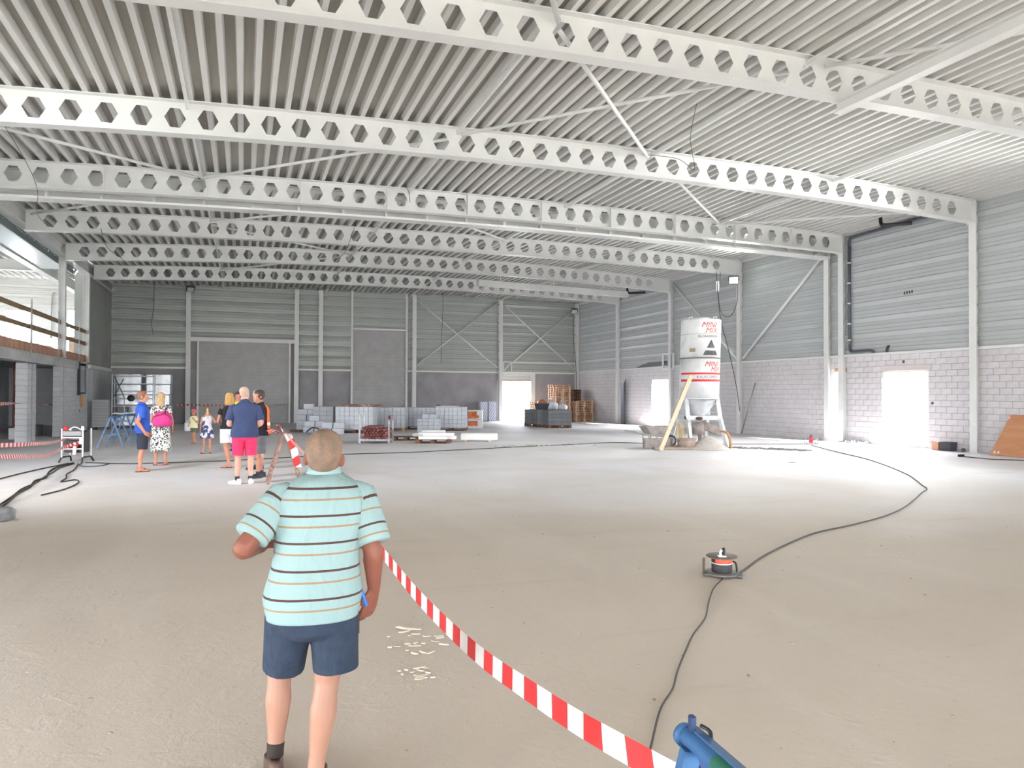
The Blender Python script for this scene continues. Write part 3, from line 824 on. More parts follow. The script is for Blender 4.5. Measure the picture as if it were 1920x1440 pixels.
# ------------------------------------------------------------------ cement silo
def silo():
    t = thing('cement_silo', 'tall white cement silo on four legs with red lettering', 'silo', (14.29, 20.75, 0), RZ)
    MS = mat('silo_white_paint', (222, 224, 226), 0.5, c2=(198, 200, 202), sc=2.2, det=6, lo=0.5, hi=0.72)
    MSR = mat('silo_red_print', (206, 44, 48), 0.55); MSO = mat('silo_orange_print', (232, 92, 52), 0.55); MSK = mat('silo_dark_print', (56, 54, 58), 0.6, c2=(92, 90, 92), sc=9)
    R = 0.655
    def up_(z): return ((z-1.6)*0.03, 0)
    def rings(prof, n=40): return [[(up_(z)[0]+q*math.cos(2*PI*j/n), q*math.sin(2*PI*j/n), z) for j in range(n)] for q, z in prof]
    MB().rings(rings([(R, 1.62), (R, 2.93)])).build('lower_drum', MS, t)
    MB().rings(rings([(R, 2.955), (R, 4.20), (R-.02, 4.23)])).build('upper_drum', MS, t)
    MB().rings(rings([(R+.012, 2.925), (R+.022, 2.94), (R+.012, 2.96)])).build('seam_band', mat('seam_dark', (120, 108, 106), 0.7), t)
    MB().rings(rings([(R+.012, 1.60), (R+.012, 1.64)])).build('drum_rim', MS, t)
    MB().rings(rings([(R+.004, 3.72), (R+.004, 3.73)])).build('weld_seam', MATS['seam_dark'], t)
    MB().rings(rings([(R-.03, 1.62), (0.13, 0.92), (0.13, 0.80)])).build('hopper_cone', mat('hopper_grey', (196, 198, 202), 0.5, c2=(170, 172, 176), sc=3), t)
    m = MB().lathe((.08, 0, 4.23), [(0.3, 0), (0.3, .05), (0.28, .07), (0.0, .07)], 20); m.build('lid', MS, t)
    for a in (0.6, 2.2, 3.8, 5.4):
        MB().tube([(.08+.55*math.cos(a)-.05, .55*math.sin(a), 4.22), (.08+.55*math.cos(a)-.05, .55*math.sin(a), 4.30), (.08+.55*math.cos(a)+.05, .55*math.sin(a), 4.30), (.08+.55*math.cos(a)+.05, .55*math.sin(a), 4.22)], .018, 6).build('lifting_lug', MS, t)
    ML = mat('silo_leg_paint', (208, 212, 214), 0.55, c2=(150, 146, 140), sc=4, lo=0.55, hi=0.75)
    for (xt, yt, xb, yb) in ((-.50, -.28, -.40, -.62), (.50, -.28, .78, -.60), (-.50, .35, -.86, .55), (.45, .40, .40, .75)):
        # front-left leg stands almost upright, the others splay
        m = MB().bar((xt, yt, 1.85), (xt+(xb-xt)*.35, yt+(yb-yt)*.35, 0.95), .13, .13).bar((xt+(xb-xt)*.35, yt+(yb-yt)*.35, .98), (xb, yb, 0.03), .11, .11)
        lg = m.build('leg', ML, t)
        MB().box(xb-.10, xb+.10, yb-.10, yb+.10, 0, .03).build('foot_plate', M_RUST, lg)
    for a, b in (((-.46, -.38, .98), (.56, -.38, .98)), ((-.46, -.38, .98), (-.58, .42, .98)), ((.56, -.38, .98), (.44, .5, .98)), ((-.58, .42, .98), (.44, .5, .98))):
        MB().bar(a, b, .10, .13).build('cross_tie', ML, t)
    MB().bar((.12, .1, .95), (.50, -.2, 1.55), .06, .06).build('vent_pipe', ML, t)
    MB().bar((.0, 0, .78), (.78, .1, .48), .26, .26).build('screw_conveyor', mat('dusty_machine', (168, 158, 156), 0.9, c2=(140, 126, 120), sc=7), t)
    MB().cyl((-.02, 0, .42), .2, .4, 16).build('mixer_drum', MATS['dusty_machine'], t)
    MB().bar((.1, .25, .0), (.1, .25, .5), .1, .1).build('mixer_stand', MATS['dusty_machine'], t)
    MB().box(-.56, -.46, -.44, -.30, .93, 1.03).build('dark_socket_box', mat('maroon_box', (74, 48, 48), 0.6), t)
    MB().ell((-.1, -.42, .96), (.13, .05, .06)).build('dark_valve', MATS['maroon_box'], t)
    MB().tube(smooth_path([(.62, -.45, .55), (.75, -.62, .5), (.84, -.68, .3), (.86, -.68, .02)]), .045, 8).build('discharge_hose', mat('tan_hose', (178, 134, 92), 0.7), t)
    # lettering and marks on the drum
    a0 = 0.20; dx = 0.075
    def put(mb, name, m):
        mb.v = [(x+(z-1.6)*0.03, y, z) for x, y, z in mb.v]
        return mb.build(name, m, t)
    for s, z, sz, shear, m_, dx_ in (('MINI', 3.945, .25, .35, MSR, -.03), ('MIX', 3.76, .25, .35, MSO, .05), ('MINI', 2.66, .25, .35, MSR, .10), ('MIX', 2.50, .22, .35, MSR, .25)):
        V, F = text_mesh(s, sz, shear)
        put(wrap(MB(), [(x+dx_, y) for x, y in V], F, R, a0, z, .006), 'red_lettering' if m_ is MSR else 'orange_lettering', m_)
    V, F = text_mesh('SILONUMMER B', .11); put(wrap(MB(), V, F, R, a0, 3.61, .006), 'dark_lettering', MSK)
    V, F = text_mesh('KALKCEMENT', .13); put(wrap(MB(), [(x+.03, y) for x, y in V], F, R, a0, 2.275, .008), 'dark_lettering', MSK)
    # triangle sign with a pale band across
    def tri(ya, yb_, n=6):
        mb = MB()
        for i in range(n):
            y0 = ya+(yb_-ya)*i/n; y1 = ya+(yb_-ya)*(i+1)/n
            w0 = .27*(1-(y0/.52)); w1 = .27*(1-(y1/.52)); k = 6
            for j in range(k):
                f0, f1 = -1+2*j/k, -1+2*(j+1)/k
                wrap(mb, [(w0*f0+.06, y0), (w0*f1+.06, y0), (w1*f1+.06, y1), (w1*f0+.06, y1)], [(0, 1, 2, 3)], R, a0, 3.03, .006)
        put(mb, 'triangle_sign', MSK)
    tri(0.0, .15); tri(.24, .5)
    for z0, z1 in ((2.40, 2.465), (2.17, 2.245)):
        mb = MB(); n = 40; A = [(-1.35+2.85*i/n) for i in range(n+1)]
        V = [((R+.005)*math.sin(a)+(z-1.6)*.03, -(R+.005)*math.cos(a), z) for a in A for z in (z0, z1)]
        mb.add(V, [(2*i, 2*i+2, 2*i+3, 2*i+1) for i in range(n)])
        mb.build('red_stripe', MSR, t)
    mb = MB()
    for k in range(5): wrap(mb, [(-.52+.04*k, 0), (-.48+.04*k, 0), (-.48+.04*k, .12), (-.52+.04*k, .12)], [(0, 1, 2, 3)], R, 0.0, 3.14, .008)
    mb.v = [(x+(z-1.6)*0.03, y, z) for x, y, z in mb.v]
    mb.build('type_plate', mat('brass_plate', (140, 124, 96), 0.5), t)
silo()
tag(MB().lathe((0, 0, 0), [(.72, 0), (.55, .1), (.34, .24), (.18, .36), (.06, .42), (0, .43)], 20).build('sand_heap', mat('grey_mortar_sand', (196, 190, 184), 0.95, c2=(180, 172, 166), sc=12, bump=.5, bsc=30), None, None, (13.95, 19.75, 0)), 'grey heap of spilled mortar under the cement silo', 'heap')
def bucket(loc, r, h, label, m):
    t = thing('mortar_bucket', label, 'bucket', loc)
    MB().lathe((0, 0, 0), [(0, 0), (r*.85, 0), (r, h), (r*.94, h), (r*.8, .03), (0, .03)], 20).build('body', m, t)
    MB().lathe((0, 0, h-.03), [(r, 0), (r+.015, .01), (r+.015, .03), (r, .035)], 20).build('rim', m, t)
bucket((13.27, 19.95, 0), .30, .34, 'round dusty mortar tub between the silo legs and the wheelbarrow', mat('dusty_tub', (172, 152, 140), 0.85, c2=(150, 132, 122), sc=8))
def coil():
    t = thing('hose_coil', 'yellowish hose coiled over the left silo leg', 'hose', (13.2, 20.3, 0))
    m = mat('yellow_hose', (196, 176, 130), 0.7)
    for k in range(4):
        MB().tube([(0.05*math.cos(a)+.05*k*VR.x, 0.05*math.sin(a)*0.3+.05*k*VR.y, .52+.34*math.sin(a)-.03*k) for a in [2*PI*i/20 for i in range(21)]], .013, 6).build('loop', m, t)
coil()
def wheelbarrow():
    t = thing('wheelbarrow', 'dusty grey wheelbarrow parked left of the cement silo', 'wheelbarrow', (12.85, 21.1, 0), RZ-2.9)
    md = mat('dusty_barrow', (172, 166, 164), 0.85, c2=(150, 142, 138), sc=6)
    R_ = [[(-.30, -.25, .38), (.25, -.25, .38), (.25, .25, .38), (-.30, .25, .38)], [(-.55, -.36, .70), (.48, -.36, .70), (.48, .36, .70), (-.55, .36, .70)], [(-.52, -.33, .70), (.45, -.33, .70), (.45, .33, .70), (-.52, .33, .70)], [(-.28, -.23, .40), (.23, -.23, .40), (.23, .23, .40), (-.28, .23, .40)]]
    MB().rings(R_, 0, False).build('tray', md, t)
    for s in (-.24, .24):
        MB().tube([(-.62, s*.4, .26), (-.2, s, .36), (.3, s, .40), (1.0, s, .55)], .022, 8).build('handle', md, t)
        MB().tube([(.05, s, .38), (.18, s, .02), (.34, s, .02), (.36, s, .4)], .018, 8).build('leg', md, t)
    w = MB().tube([(-.55+.17*math.cos(a), 0, .20+.17*math.sin(a)) for a in [2*PI*i/20 for i in range(21)]], .04, 8).build('wheel', M_PIPE, t)
    MB().tube([(-.55, -.05, .2), (-.55, .05, .2)], .12, 12).build('hub', md, w)
wheelbarrow()
tag(MB().cbox(-.65, .65, -.4, .4, 0, .08, .02).build('mixing_board', mat('mortar_board', (170, 158, 142), 0.9, c2=(150, 140, 128), sc=7), None, None, (12.9, 20.15, 0)), 'flat mortar-caked board on the floor left of the silo', 'board').rotation_euler = (0, 0, RZ)
def mortar_block(loc, l):
    return tag(MB().cbox(-.42, .42, -.2, .2, 0, .32, .03).build('rubble_crate', mat('caked_crate', (164, 156, 154), 0.9, c2=(142, 134, 132), sc=6), None, None, loc), l, 'crate')
mortar_block((12.55, 20.55, 0), 'low caked crate in front of the wheelbarrow').rotation_euler = (0, 0, RZ)
tag(MB().bar((12.12, 19.62, 0.02), (13.62, 20.2, 2.36), .14, .04, 0, (0, -1, 0)).build('leaning_plank', M_PLANK), 'long raw wooden plank leaning against the left side of the silo', 'plank')
tag(MB().tube([(20.70, 26.85, 0.0), (20.98, 26.25, 2.27)], .03, 8).build('leaning_pole', M_GALV), 'thin metal pole leaning against the right wall beside a column', 'pole')
t = thing('dark_sheet_bundle', 'dark grey steel profiles stood against the right wall near the back', 'profile', (XR-.18, 37.75, 0))
for i in range(3): MB().box(-.06-.03*i, -.04-.03*i, -.16+.05*i, .16+.05*i, 0.0, 2.62-.1*i).build('profile', M_PIPE, t)

# ------------------------------------------------------------------ loose and strapped blocks, pallets
def pallet_mesh(w=1.2, d=0.8):
    mb = MB()
    for i in range(5): mb.box(-w/2, w/2, -d/2+i*(d-.1)/4, -d/2+i*(d-.1)/4+.1, .122, .144)
    for i in range(3):
        y = -d/2+.05+i*(d-.1)/2
        for x in (-w/2+.07, 0, w/2-.07): mb.box(x-.07, x+.07, y-.05, y+.05, .022, .122)
        mb.box(-w/2, w/2, y-.05, y+.05, 0, .022)
    for x in (-w/2+.07, 0, w/2-.07): mb.box(x-.06, x+.06, -d/2, d/2, .100, .122)
    return mb
M_PACK = mat('aerated_block', (206, 210, 218), 0.8, c2=(196, 200, 208), sc=3, rnd=0.03)
def block_pack(label, loc, w, d, h, nx, nz, ny=2, m=None, rz=RZ, pal=True, gap=0.0035):
    m = m or M_PACK
    t = thing('block_pallet', label, 'block pallet', loc, rz)
    z0 = 0.145 if pal else 0.0
    if pal: pallet_mesh(w, d).build('pallet', M_WOODP if random.random() < .5 else M_WOODD, t)
    bw, bd, bh = w/nx, d/ny, (h-z0)/nz
    key = ('bp', round(bw, 3), round(bd, 3), round(bh, 3), m.name)
    if key not in bmesh_cache: bmesh_cache[key] = MB().cbox(-bw/2+gap, bw/2-gap, -bd/2+gap, bd/2-gap, gap*.6, bh-gap*.6, .008).mesh('block', m)
    for k in range(nz):
        for j in range(ny):
            for i in range(nx):
                link('block', bmesh_cache[key], t, None, (-w/2+(i+.5)*bw+random.uniform(-.004, .004), -d/2+(j+.5)*bd+random.uniform(-.006, .006), z0+k*bh))
    return t
p1 = block_pack('pallet of pale blocks with brown boards lying on top', (4.75, 32.95, 0), 1.66, 1.0, 1.15, 8, 5)
t = thing('formwork_boards', 'brown formwork boards lying on the left block pallet', 'board', (4.95, 32.95, 1.15), RZ)
for i in range(2): MB().cbox(-.85+.05*i, .9-.03*i, -.5, .35, .0+.055*i, .05+.055*i, .008).build('board', mat('formwork_board', (128, 96, 88), 0.7, c2=(200, 190, 180), sc=5, lo=.5, hi=.8), t)
p2 = block_pack('pallet of pale blocks with a small red mark, behind the red prop bundle', (6.55, 34.5, 0), 1.55, 1.0, 1.08, 8, 5)
MB().ell((.05, -.5, .62), (.05, .012, .10)).build('red_mark', M_RED, p2)
block_pack('pallet of pale blocks in the second row behind the stepped block stack', (8.2, 35.2, 0), 1.5, 1.0, 1.06, 7, 5)
block_pack('pallet of pale blocks beside the orange and white packs', (9.3, 33.55, 0), 1.42, 1.0, 1.12, 7, 5)
block_pack('darker block pallet at far left of the row, turned edge on', (3.55, 33.9, 0), .9, 1.3, 1.15, 3, 5, 4, mat('darker_block', (172, 174, 180), 0.85))  # block material in a darker grey than the other pallets
s = block_pack('stepped stack of pale blocks in front of the block pallets', (7.95, 32.55, 0), 1.0, .6, .62, 4, 4, 2, None, RZ, False)
block_pack('short pack of blocks lying on the stepped block stack', (8.0, 32.6, .62), .62, .5, .2, 2, 1, 1, None, RZ, False)
t = thing('wire_coil_bundle', 'flat bundle of pale strips lying on the right-hand block pallet', 'bundle', (9.1, 33.55, 1.12), RZ)
for i in range(3): MB().bar((-.6+.1*i, -.3+.1*i, .03), (.35+.1*i, -.25+.1*i, .03), .06, .03).build('strip', M_WHITE, t)
tag(MB().tube(smooth_path([(-.18, -.3, .03), (.0, -.32, .1), (.2, -.28, .03)], 4), .035, 6).build('grey_hose_end', M_DARK, None, None, (8.75, 34.3, 1.08)), 'dark hose end on the second row block pallet', 'hose')
# loose stack at the left of the row
lb = MB().cbox(-.22, .22, -.15, .15, .003, .245, .012).mesh('concrete_block', M_PACK)
n_ = 0
TB = 'pale block in the %s of the tall loose stack by a back column'
for (x, y, z, r, l) in [(2.55, 34.9, 0, 0, TB % 'bottom layer, left,'), (3.0, 34.8, 0, 0, TB % 'bottom layer, right,'), (2.55, 34.9, .25, 0, TB % 'second layer, left,'), (3.0, 34.8, .25, .05, TB % 'second layer, right,'), (2.55, 34.9, .5, 0, TB % 'third layer, left,'), (3.0, 34.8, .5, 0, TB % 'third layer, right,'), (2.6, 34.9, .75, 0, TB % 'fourth layer, left,'), (3.02, 34.8, .75, 0, TB % 'fourth layer, right,'),
                        (2.85, 34.85, 1.0, .1, 'single pale block crowning the tall loose block stack'), (2.75, 33.5, 0, 0, 'lowest left pale block of the short stack before the tall loose stack'), (3.2, 33.35, 0, .1, 'lowest right pale block of the short stack before the tall loose stack'), (2.8, 33.5, .25, 0, 'middle left pale block of the short loose stack'), (3.25, 33.35, .25, 0, 'pale block on the short stack beside the tall loose stack'), (3.0, 33.45, .5, 0, 'upper pale block on the short loose stack'),
                        (3.35, 32.0, 0, 0, 'lower left pale block of the low block row'), (3.82, 31.85, 0, 0, 'lower right pale block of the low block row'), (3.4, 32.0, .25, 0, 'upper left pale block of the low block row'), (3.86, 31.85, .25, .06, 'pale block at the upper right of the low block row, behind the striped-shirt man')]:
    o = link('concrete_block', lb, None, None, (x, y, z), (0, 0, RZ+r))
    tag(o, l, 'block', 'loose pale blocks in the tall stack' if y > 34 else 'loose pale blocks in the low pile')
tag(MB().cbox(-.3, .3, -.12, .12, 0, .1, .02).build('scrap_timber', M_WOODD, None, None, (2.25, 34.2, 0)), 'short dark scrap timber lying left of the loose blocks', 'timber').rotation_euler = (0, 0, -.9)
o = MB().tube(smooth_path([(2.6, 33.0, .05), (2.8, 32.6, .25), (3.05, 32.3, .2), (2.95, 32.0, .02)], 5), .03, 6).build('scrap_tube', M_PIPE); tag(o, 'bent dark tube lying before the loose blocks', 'tube')

# rack of red steel props
t = thing('prop_rack', 'grey steel stacking rack holding a bundle of red props', 'rack', (4.5, 25.9, 0), RZ)
for x in (-.6, .42):
    for y in (-.3, .55):
        q = .035 if x < 0 else .022
        MB().box(x-q, x+q, y-q, y+q, 0, 1.0 if x < 0 else .80).build('post', M_GALV, t)
for y in (-.3, .55): MB().box(-.6, .42, y-.04, y+.04, .08, .16).build('base_beam', M_GALV, t)
for x in (-.6, .42): MB().box(x-.04, x+.04, -.3, .55, .08, .16).build('side_beam', M_GALV, t)
M_PROP = mat('red_prop_paint', (150, 86, 84), 0.65, c2=(112, 66, 64), sc=10, rnd=.25)
pm = MB().tube([(0, -.55, 0), (0, .9, 0)], .048, 8); pm = pm.mesh('steel_prop', M_PROP)
k = 0
for r in range(5):
    for c in range(8-(r % 2)):
        x = -.43+c*.11+(.055 if r % 2 else 0); z = .21+r*.083
        if r == 4 and c > 4: continue
        p = Vector((4.5, 25.9, 0)) + Matrix.Rotation(RZ, 3, 'Z') @ Vector((x, random.uniform(-.06, .06), z))
        o = link('steel_prop', pm, None, None, p, (0, 0, RZ+random.uniform(-.02, .02)))
        tag(o, 'red steel building prop in the bundle on the grey stacking rack', 'prop', 'red props bundled on the rack'); k += 1
# white foam beams on a pallet
o = pallet_mesh(1.2, .8).build('wooden_pallet', M_WOODD, None, None, (6.35, 25.25, 0)); o.rotation_euler = (0, 0, RZ); tag(o, 'grey wooden pallet under the white foam beams', 'pallet')
def foam(x, y, z, L, l, rz=0, w=.16, h=.11):
    p = Vector((6.35, 25.25, 0)) + Matrix.Rotation(RZ, 3, 'Z') @ Vector((x, y, 0))
    o = MB().cbox(-L/2, L/2, -w/2, w/2, 0, h, .008).build('foam_beam', M_WHITE, None, None, (p.x, p.y, z)); o.rotation_euler = (0, 0, RZ+rz)
    tag(o, l, 'foam beam', 'white foam beams on the grey pallet')
foam(.0, -.3, .145, 1.0, 'lowest front white foam beam on the grey pallet')
foam(.2, -.1, .145, 1.2, 'white foam beam overhanging the grey pallet to the right'); foam(.18, -.16, .256, 1.1, 'upper white foam beam overhanging the grey pallet at its right end')
foam(-.1, .05, .256, .9, 'topmost white foam beam on the grey pallet'); foam(-.1, .12, .145, .9, 'white foam beam at the back of the grey pallet')
o = pallet_mesh(1.0, .6).build('wooden_pallet', M_WOODD, None, None, (5.75, 27.0, 0)); o.rotation_euler = (0, 0, RZ); tag(o, 'small dark pallet between the prop rack and the foam beams', 'pallet')
foam(-.35, 1.75, .145, 1.15, 'white foam beam on the small dark pallet, rear', .05); foam(-.45, 1.45, .145, 1.0, 'white foam beam on the small dark pallet, front', -.05); foam(-.2, 1.7, .256, .9, 'short white foam beam across the small dark pallet pile', .03)
t = thing('white_panel_box', 'long low white panel pack on two battens on the open floor', 'panel pack', (8.08, 25.4, 0), RZ)
MB().cbox(-.66, .66, -.2, .2, .07, .29, .012).build('panel', M_WHITE, t); MB().cbox(-.66, .66, .02, .2, .292, .31, .004).build('top_sheet', M_WHITE, t)
for x in (-.5, .38): MB().box(x-.05, x+.05, -.2, .2, 0, .07).build('batten', M_PLANK, t)
def colour_pack(z, label):
    t = thing('insulation_pack', label, 'pack', (10.95, 35.1, z), RZ)
    MB().cbox(-.37, .37, -.3, .3, 0, .46, .02).build('pack', M_WHITE, t)
    mo = mat('orange_print', (226, 140, 88), 0.5, c2=(214, 110, 60), sc=5)
    if z > .1: MB().box(-.34, .10, -.303, -.3, .04, .40).build('orange_panel', mo, t); MB().box(-.15, .04, -.306, -.303, .14, .36).build('orange_figure', mat('deep_orange', (206, 98, 48), .5), t); MB().box(.10, .2, -.303, -.3, .06, .2).build('orange_tab', mo, t)
    else: MB().box(-.34, .14, -.303, -.3, .14, .34).build('orange_panel', mo, t); MB().box(-.34, .14, -.305, -.303, .34, .37).build('red_line', M_RED, t)
colour_pack(0.0, 'lower white wrapped pack with orange print beside the block pallets'); colour_pack(.465, 'upper white wrapped pack with orange print beside the block pallets')
M_FOILP = mat('printed_grey_foil', (196, 200, 214), 0.35, c2=(150, 156, 178), sc=2.2, stretch=(3, 3, -3))
def stripes(nt, u, v): return mixc(nt, mth(nt, 'GREATER_THAN', mth(nt, 'FRACT', mth(nt, 'ADD', mth(nt, 'MULTIPLY', u, 3.0), mth(nt, 'MULTIPLY', v, -5.0))), .7), (202, 206, 218), (140, 148, 176))
M_DIAG = mat_uv('foil_with_diagonal_print', (200, 204, 216), .4, stripes)
for (x, l) in ((14.22, 'left grey foil pack with diagonal print beside the back doorway'), (14.78, 'right grey foil pack with diagonal print beside the back doorway')):
    w, d, h = .5, .45, 1.25
    m = MB().cbox(-w/2, w/2, 0.006-d/2, d/2, 0, h, .02)
    m.add([(-w/2+.02, -d/2, .02), (w/2-.02, -d/2, .02), (w/2-.02, -d/2, h-.02), (-w/2+.02, -d/2, h-.02)], [(0, 1, 2, 3)], 0, False, [[(0, 0), (1, 0), (1, 1), (0, 1)]])
    o = m.build('foil_pack', M_DIAG, None, None, (x, 43.95, 0)); tag(o, l, 'pack')
# dark grey pack with tub and bags, corner towards the camera
MDK = mat('dark_grey_block', (132, 134, 138), 0.85, c2=(120, 122, 126), sc=3, rnd=.02)
c0 = Vector((14.62, 34.2, 0))
block_pack('front dark grey block pack standing in the open before the pallet stacks', (15.28, 34.75, 0), 1.25, 1.0, .92, 1, 4, 1, MDK, -.10)
block_pack('middle dark grey block pack behind the front one', (15.15, 35.85, 0), 1.25, .9, .92, 1, 4, 1, MDK, -.10)
block_pack('rear dark grey block pack at the end of the dark row', (15.05, 36.85, 0), 1.25, .9, .92, 1, 4, 1, MDK, -.10)
t = thing('mortar_tub', 'black plastic mortar tub on the dark block packs', 'tub', (14.82, 35.7, .925))
MB().rings([[(-.24, -.2, 0), (.24, -.2, 0), (.24, .2, 0), (-.24, .2, 0)], [(-.34, -.26, .32), (.34, -.26, .32), (.34, .26, .32), (-.34, .26, .32)], [(-.31, -.23, .32), (.31, -.23, .32), (.31, .23, .32), (-.31, .23, .32)], [(-.22, -.18, .03), (.22, -.18, .03), (.22, .18, .03), (-.22, .18, .03)]], 0, False).build('tub', mat('dark_blue_tub', (58, 64, 76), .5), t)
tag(MB().ell((0, 0, .22), (.24, .18, .24)).build('brown_sack', mat('brown_sack', (168, 112, 70), .8), None, None, (14.86, 35.72, 1.0)), 'brown sack standing in the black mortar tub', 'sack')
def bigbag(loc, s, l):
    t = thing('white_sack', l, 'sack', loc, RZ)
    m = mat('white_woven_sack', (214, 216, 222), .7, c2=(190, 192, 200), sc=8)
    MB().rings([[(q*math.cos(2*PI*j/16)*(1+.1*math.sin(3*j)), q*.75*math.sin(2*PI*j/16), z) for j in range(16)] for q, z in ((.30*s, 0), (.36*s, .12*s), (.33*s, .3*s), (.16*s, .42*s), (.02, .44*s))]).build('body', m, t)
    for x in (-.12*s, .12*s): MB().tube(smooth_path([(x-.05, 0, .38*s), (x-.04, 0, .62*s), (x+.03, 0, .66*s), (x+.07, 0, .38*s)], 4), .014, 6).build('loop', m, t)
bigbag((15.35, 35.6, .925), 1.0, 'white woven sack with carrying loops on the dark block packs'); bigbag((15.75, 35.1, .925), .72, 'small white sack at the right edge of the dark block packs')
ORD = ('lowest second third fourth fifth sixth seventh eighth ninth tenth eleventh twelfth thirteenth fourteenth fifteenth sixteenth').split()
# stacked wooden pallets in the back right corner: one object each
for (x, y, n, rz, m, l) in ((18.75, 42.3, 16, .04, M_WOODP, 'the tallest pallet stack near the back corner'), (19.95, 43.3, 14, .0, M_WOODD, 'the pallet stack standing in the corner itself'),
                            (20.15, 41.9, 9, -.05, M_WOODP, 'the low pallet stack nearest the right wall'), (17.7, 42.8, 9, .0, M_WOODP, 'the pallet stack just right of the back doorway')):
    me = pallet_mesh().mesh('wooden_pallet', m)
    for k in range(n):
        o = link('wooden_pallet', me, None, None, (x+random.uniform(-.025, .025), y+random.uniform(-.02, .02), k*.1455), (0, 0, rz+random.uniform(-.015, .015)))
        lab = ORD[k]+' wooden pallet from the floor in '+l if k < n-1 else 'topmost wooden pallet of '+l
        tag(o, lab, 'pallet', 'pallets of '+l)

# ------------------------------------------------------------------ left corner: foil packs, scaffold, boards
M_FOIL = mat('silver_foil_wrap', (214, 216, 220), 0.3, 0.35, c2=(176, 180, 186), sc=3, bump=.35, bsc=6)
for c, x in enumerate((-5.28, -3.98)):
    for r in range(5):
        o = MB().cbox(-.56+(.03 if r % 2 else 0), .56, -.5, .5, .004, .508, .03).build('foil_pack', M_FOIL, None, None, (x+.02*((r*7+c) % 3-1), 40.6, .1+r*.512))
        tag(o, 'silver foil insulation pack, %s of the %s foil stack behind the scaffold' % (('lowest', 'second from the floor', 'middle one', 'second from the top', 'topmost')[r], ('left', 'right')[c]), 'pack', 'silver foil insulation packs')
for x in (-5.28, -3.98): 
    o = pallet_mesh(1.15, 1.0).build('wooden_pallet', M_WOODD, None, None, (x, 40.6, -.045)); o.location.z = -.046; tag(o, 'wooden pallet under the %s silver foil stack' % ('left' if x < -5 else 'right'), 'pallet')
t = thing('scaffold_tower', 'aluminium scaffold tower with white rungs before the foil packs', 'scaffold', (-4.95, 39.3, 0), 0)
M_ALU = mat('bright_aluminium', (226, 228, 232), .3, .3)
for x in (-.88, .88):
    for y in (-.35, .35): MB().tube([(x, y, 0), (x, y, 2.62)], .027, 8).build('standard', M_ALU, t)
for k in range(7):
    for y in (-.35, .35): MB().tube([(-.88, y, .36+k*.36), (.88, y, .36+k*.36)], .02, 8).build('ledger', M_ALU, t)
MB().tube([(-.35, -.35, .36), (-.35, -.35, 1.44)], .02, 8).build('inner_standard', M_ALU, t)
for a, b in (((-.78, -.37, 2.5), (-.35, -.37, 1.5)), ((-.4, -.37, 2.4), (-.78, -.37, 1.55))): MB().tube([a, b], .018, 8).build('diagonal_brace', M_DARK, t)
MB().box(-.85, .85, -.33, .33, .74, .78).build('platform', M_ALU, t)
tag(MB().cyl((0, 0, 0), .15, .3, 16).build('dark_drum', M_DARK, None, None, (-5.0, 38.93, 1.47)), 'dark round pail hung on the aluminium scaffold', 'pail').rotation_euler = (PI/2, 0, 0)
tag(MB().cbox(-.28, .28, -.2, .2, 0, .3, .02).build('tool_case', M_DARK, None, None, (-4.45, 39.2, .785)), 'black tool case on the scaffold platform', 'case')
tag(MB().cbox(-.22, .22, -.18, .18, 0, .26, .02).build('tool_case', M_PIPE, None, None, (-5.4, 39.2, .785)), 'grey tool case at the left on the scaffold platform', 'case')
t = thing('board_stack', 'stack of pale grey boards on bearers left of the scaffold', 'board stack', (-6.25, 38.85, 0))
for i in range(9): MB().cbox(-.34, .34, -.3, .3, .12+i*.143, .12+(i+1)*.143-.004, .008).build('board', mat('pale_grey_board', (166, 168, 170), .8, rnd=.03), t)
for x in (-.25, .2): MB().box(x-.05, x+.05, -.3, .3, 0, .12).build('bearer', M_DARK, t)
for (x, l) in ((-3.15, 'pair'),):
    t = thing('white_jerrycan', 'small white canister on the floor beside the woman with the pink bag', 'canister', (-2.35, 36.4, 0), .2)
    MB().cbox(-.16, .16, -.12, .12, 0, .38, .04).build('body', M_WHITE, t); MB().tube([(-.1, 0, .36), (-.08, 0, .44), (.08, 0, .44), (.1, 0, .36)], .02, 6).build('handle', M_WHITE, t); MB().cyl((.1, 0, .38), .03, .04, 10).build('cap', M_DARK, t)
t = thing('round_orange_sign', 'round orange sticker on the grey block wall below the dark window', 'sign', (-6.775, 37.15, 1.36))
MB().rings([[(x, .3*math.cos(2*PI*j/24), .3*math.sin(2*PI*j/24)) for j in range(24)] for x in (0, .015)], 0, False).build('disc', mat('orange_sticker', (214, 142, 54), .5), t)
MB().rings([[(x, .12*math.cos(2*PI*j/12)-.32, .07*math.sin(2*PI*j/12)-.42) for j in range(12)] for x in (0, .012)], 0, False).build('blue_spot', mat('blue_sticker', (70, 140, 186), .5), t)
# mezzanine guard rail
t = thing('guard_rail', 'temporary brown timber guard rail along the mezzanine edge', 'guard rail')
M_RB = mat('brown_guard_board', (136, 112, 84), .75, c2=(112, 92, 66), sc=4, stretch=(1, .3, 1), rnd=.12)
for z in (3.87, 4.42):
    for i, (a, b) in enumerate(((19.5, 24.6), (24.4, 28.9), (28.6, 32.8), (32.5, 36.6), (36.2, 38.3))):
        MB().cbox(XL-.03-(.03 if i % 2 else 0), XL-.005-(.03 if i % 2 else 0), a, b, z+(.01 if i % 2 else 0), z+.17, .004).build('board', M_RB, t)
for y in (21, 24.6, 28.7, 32.6, 36.35): MB().box(XL+.0, XL+.04, y-.025, y+.025, 2.95, 4.88).build('post', M_GALV, t)
for y in (21, 24.6, 28.7, 32.6, 36.35): MB().box(XL-.06, XL+.055, y-.05, y+.05, 3.2, 3.28).build('clamp', M_GALV, t)
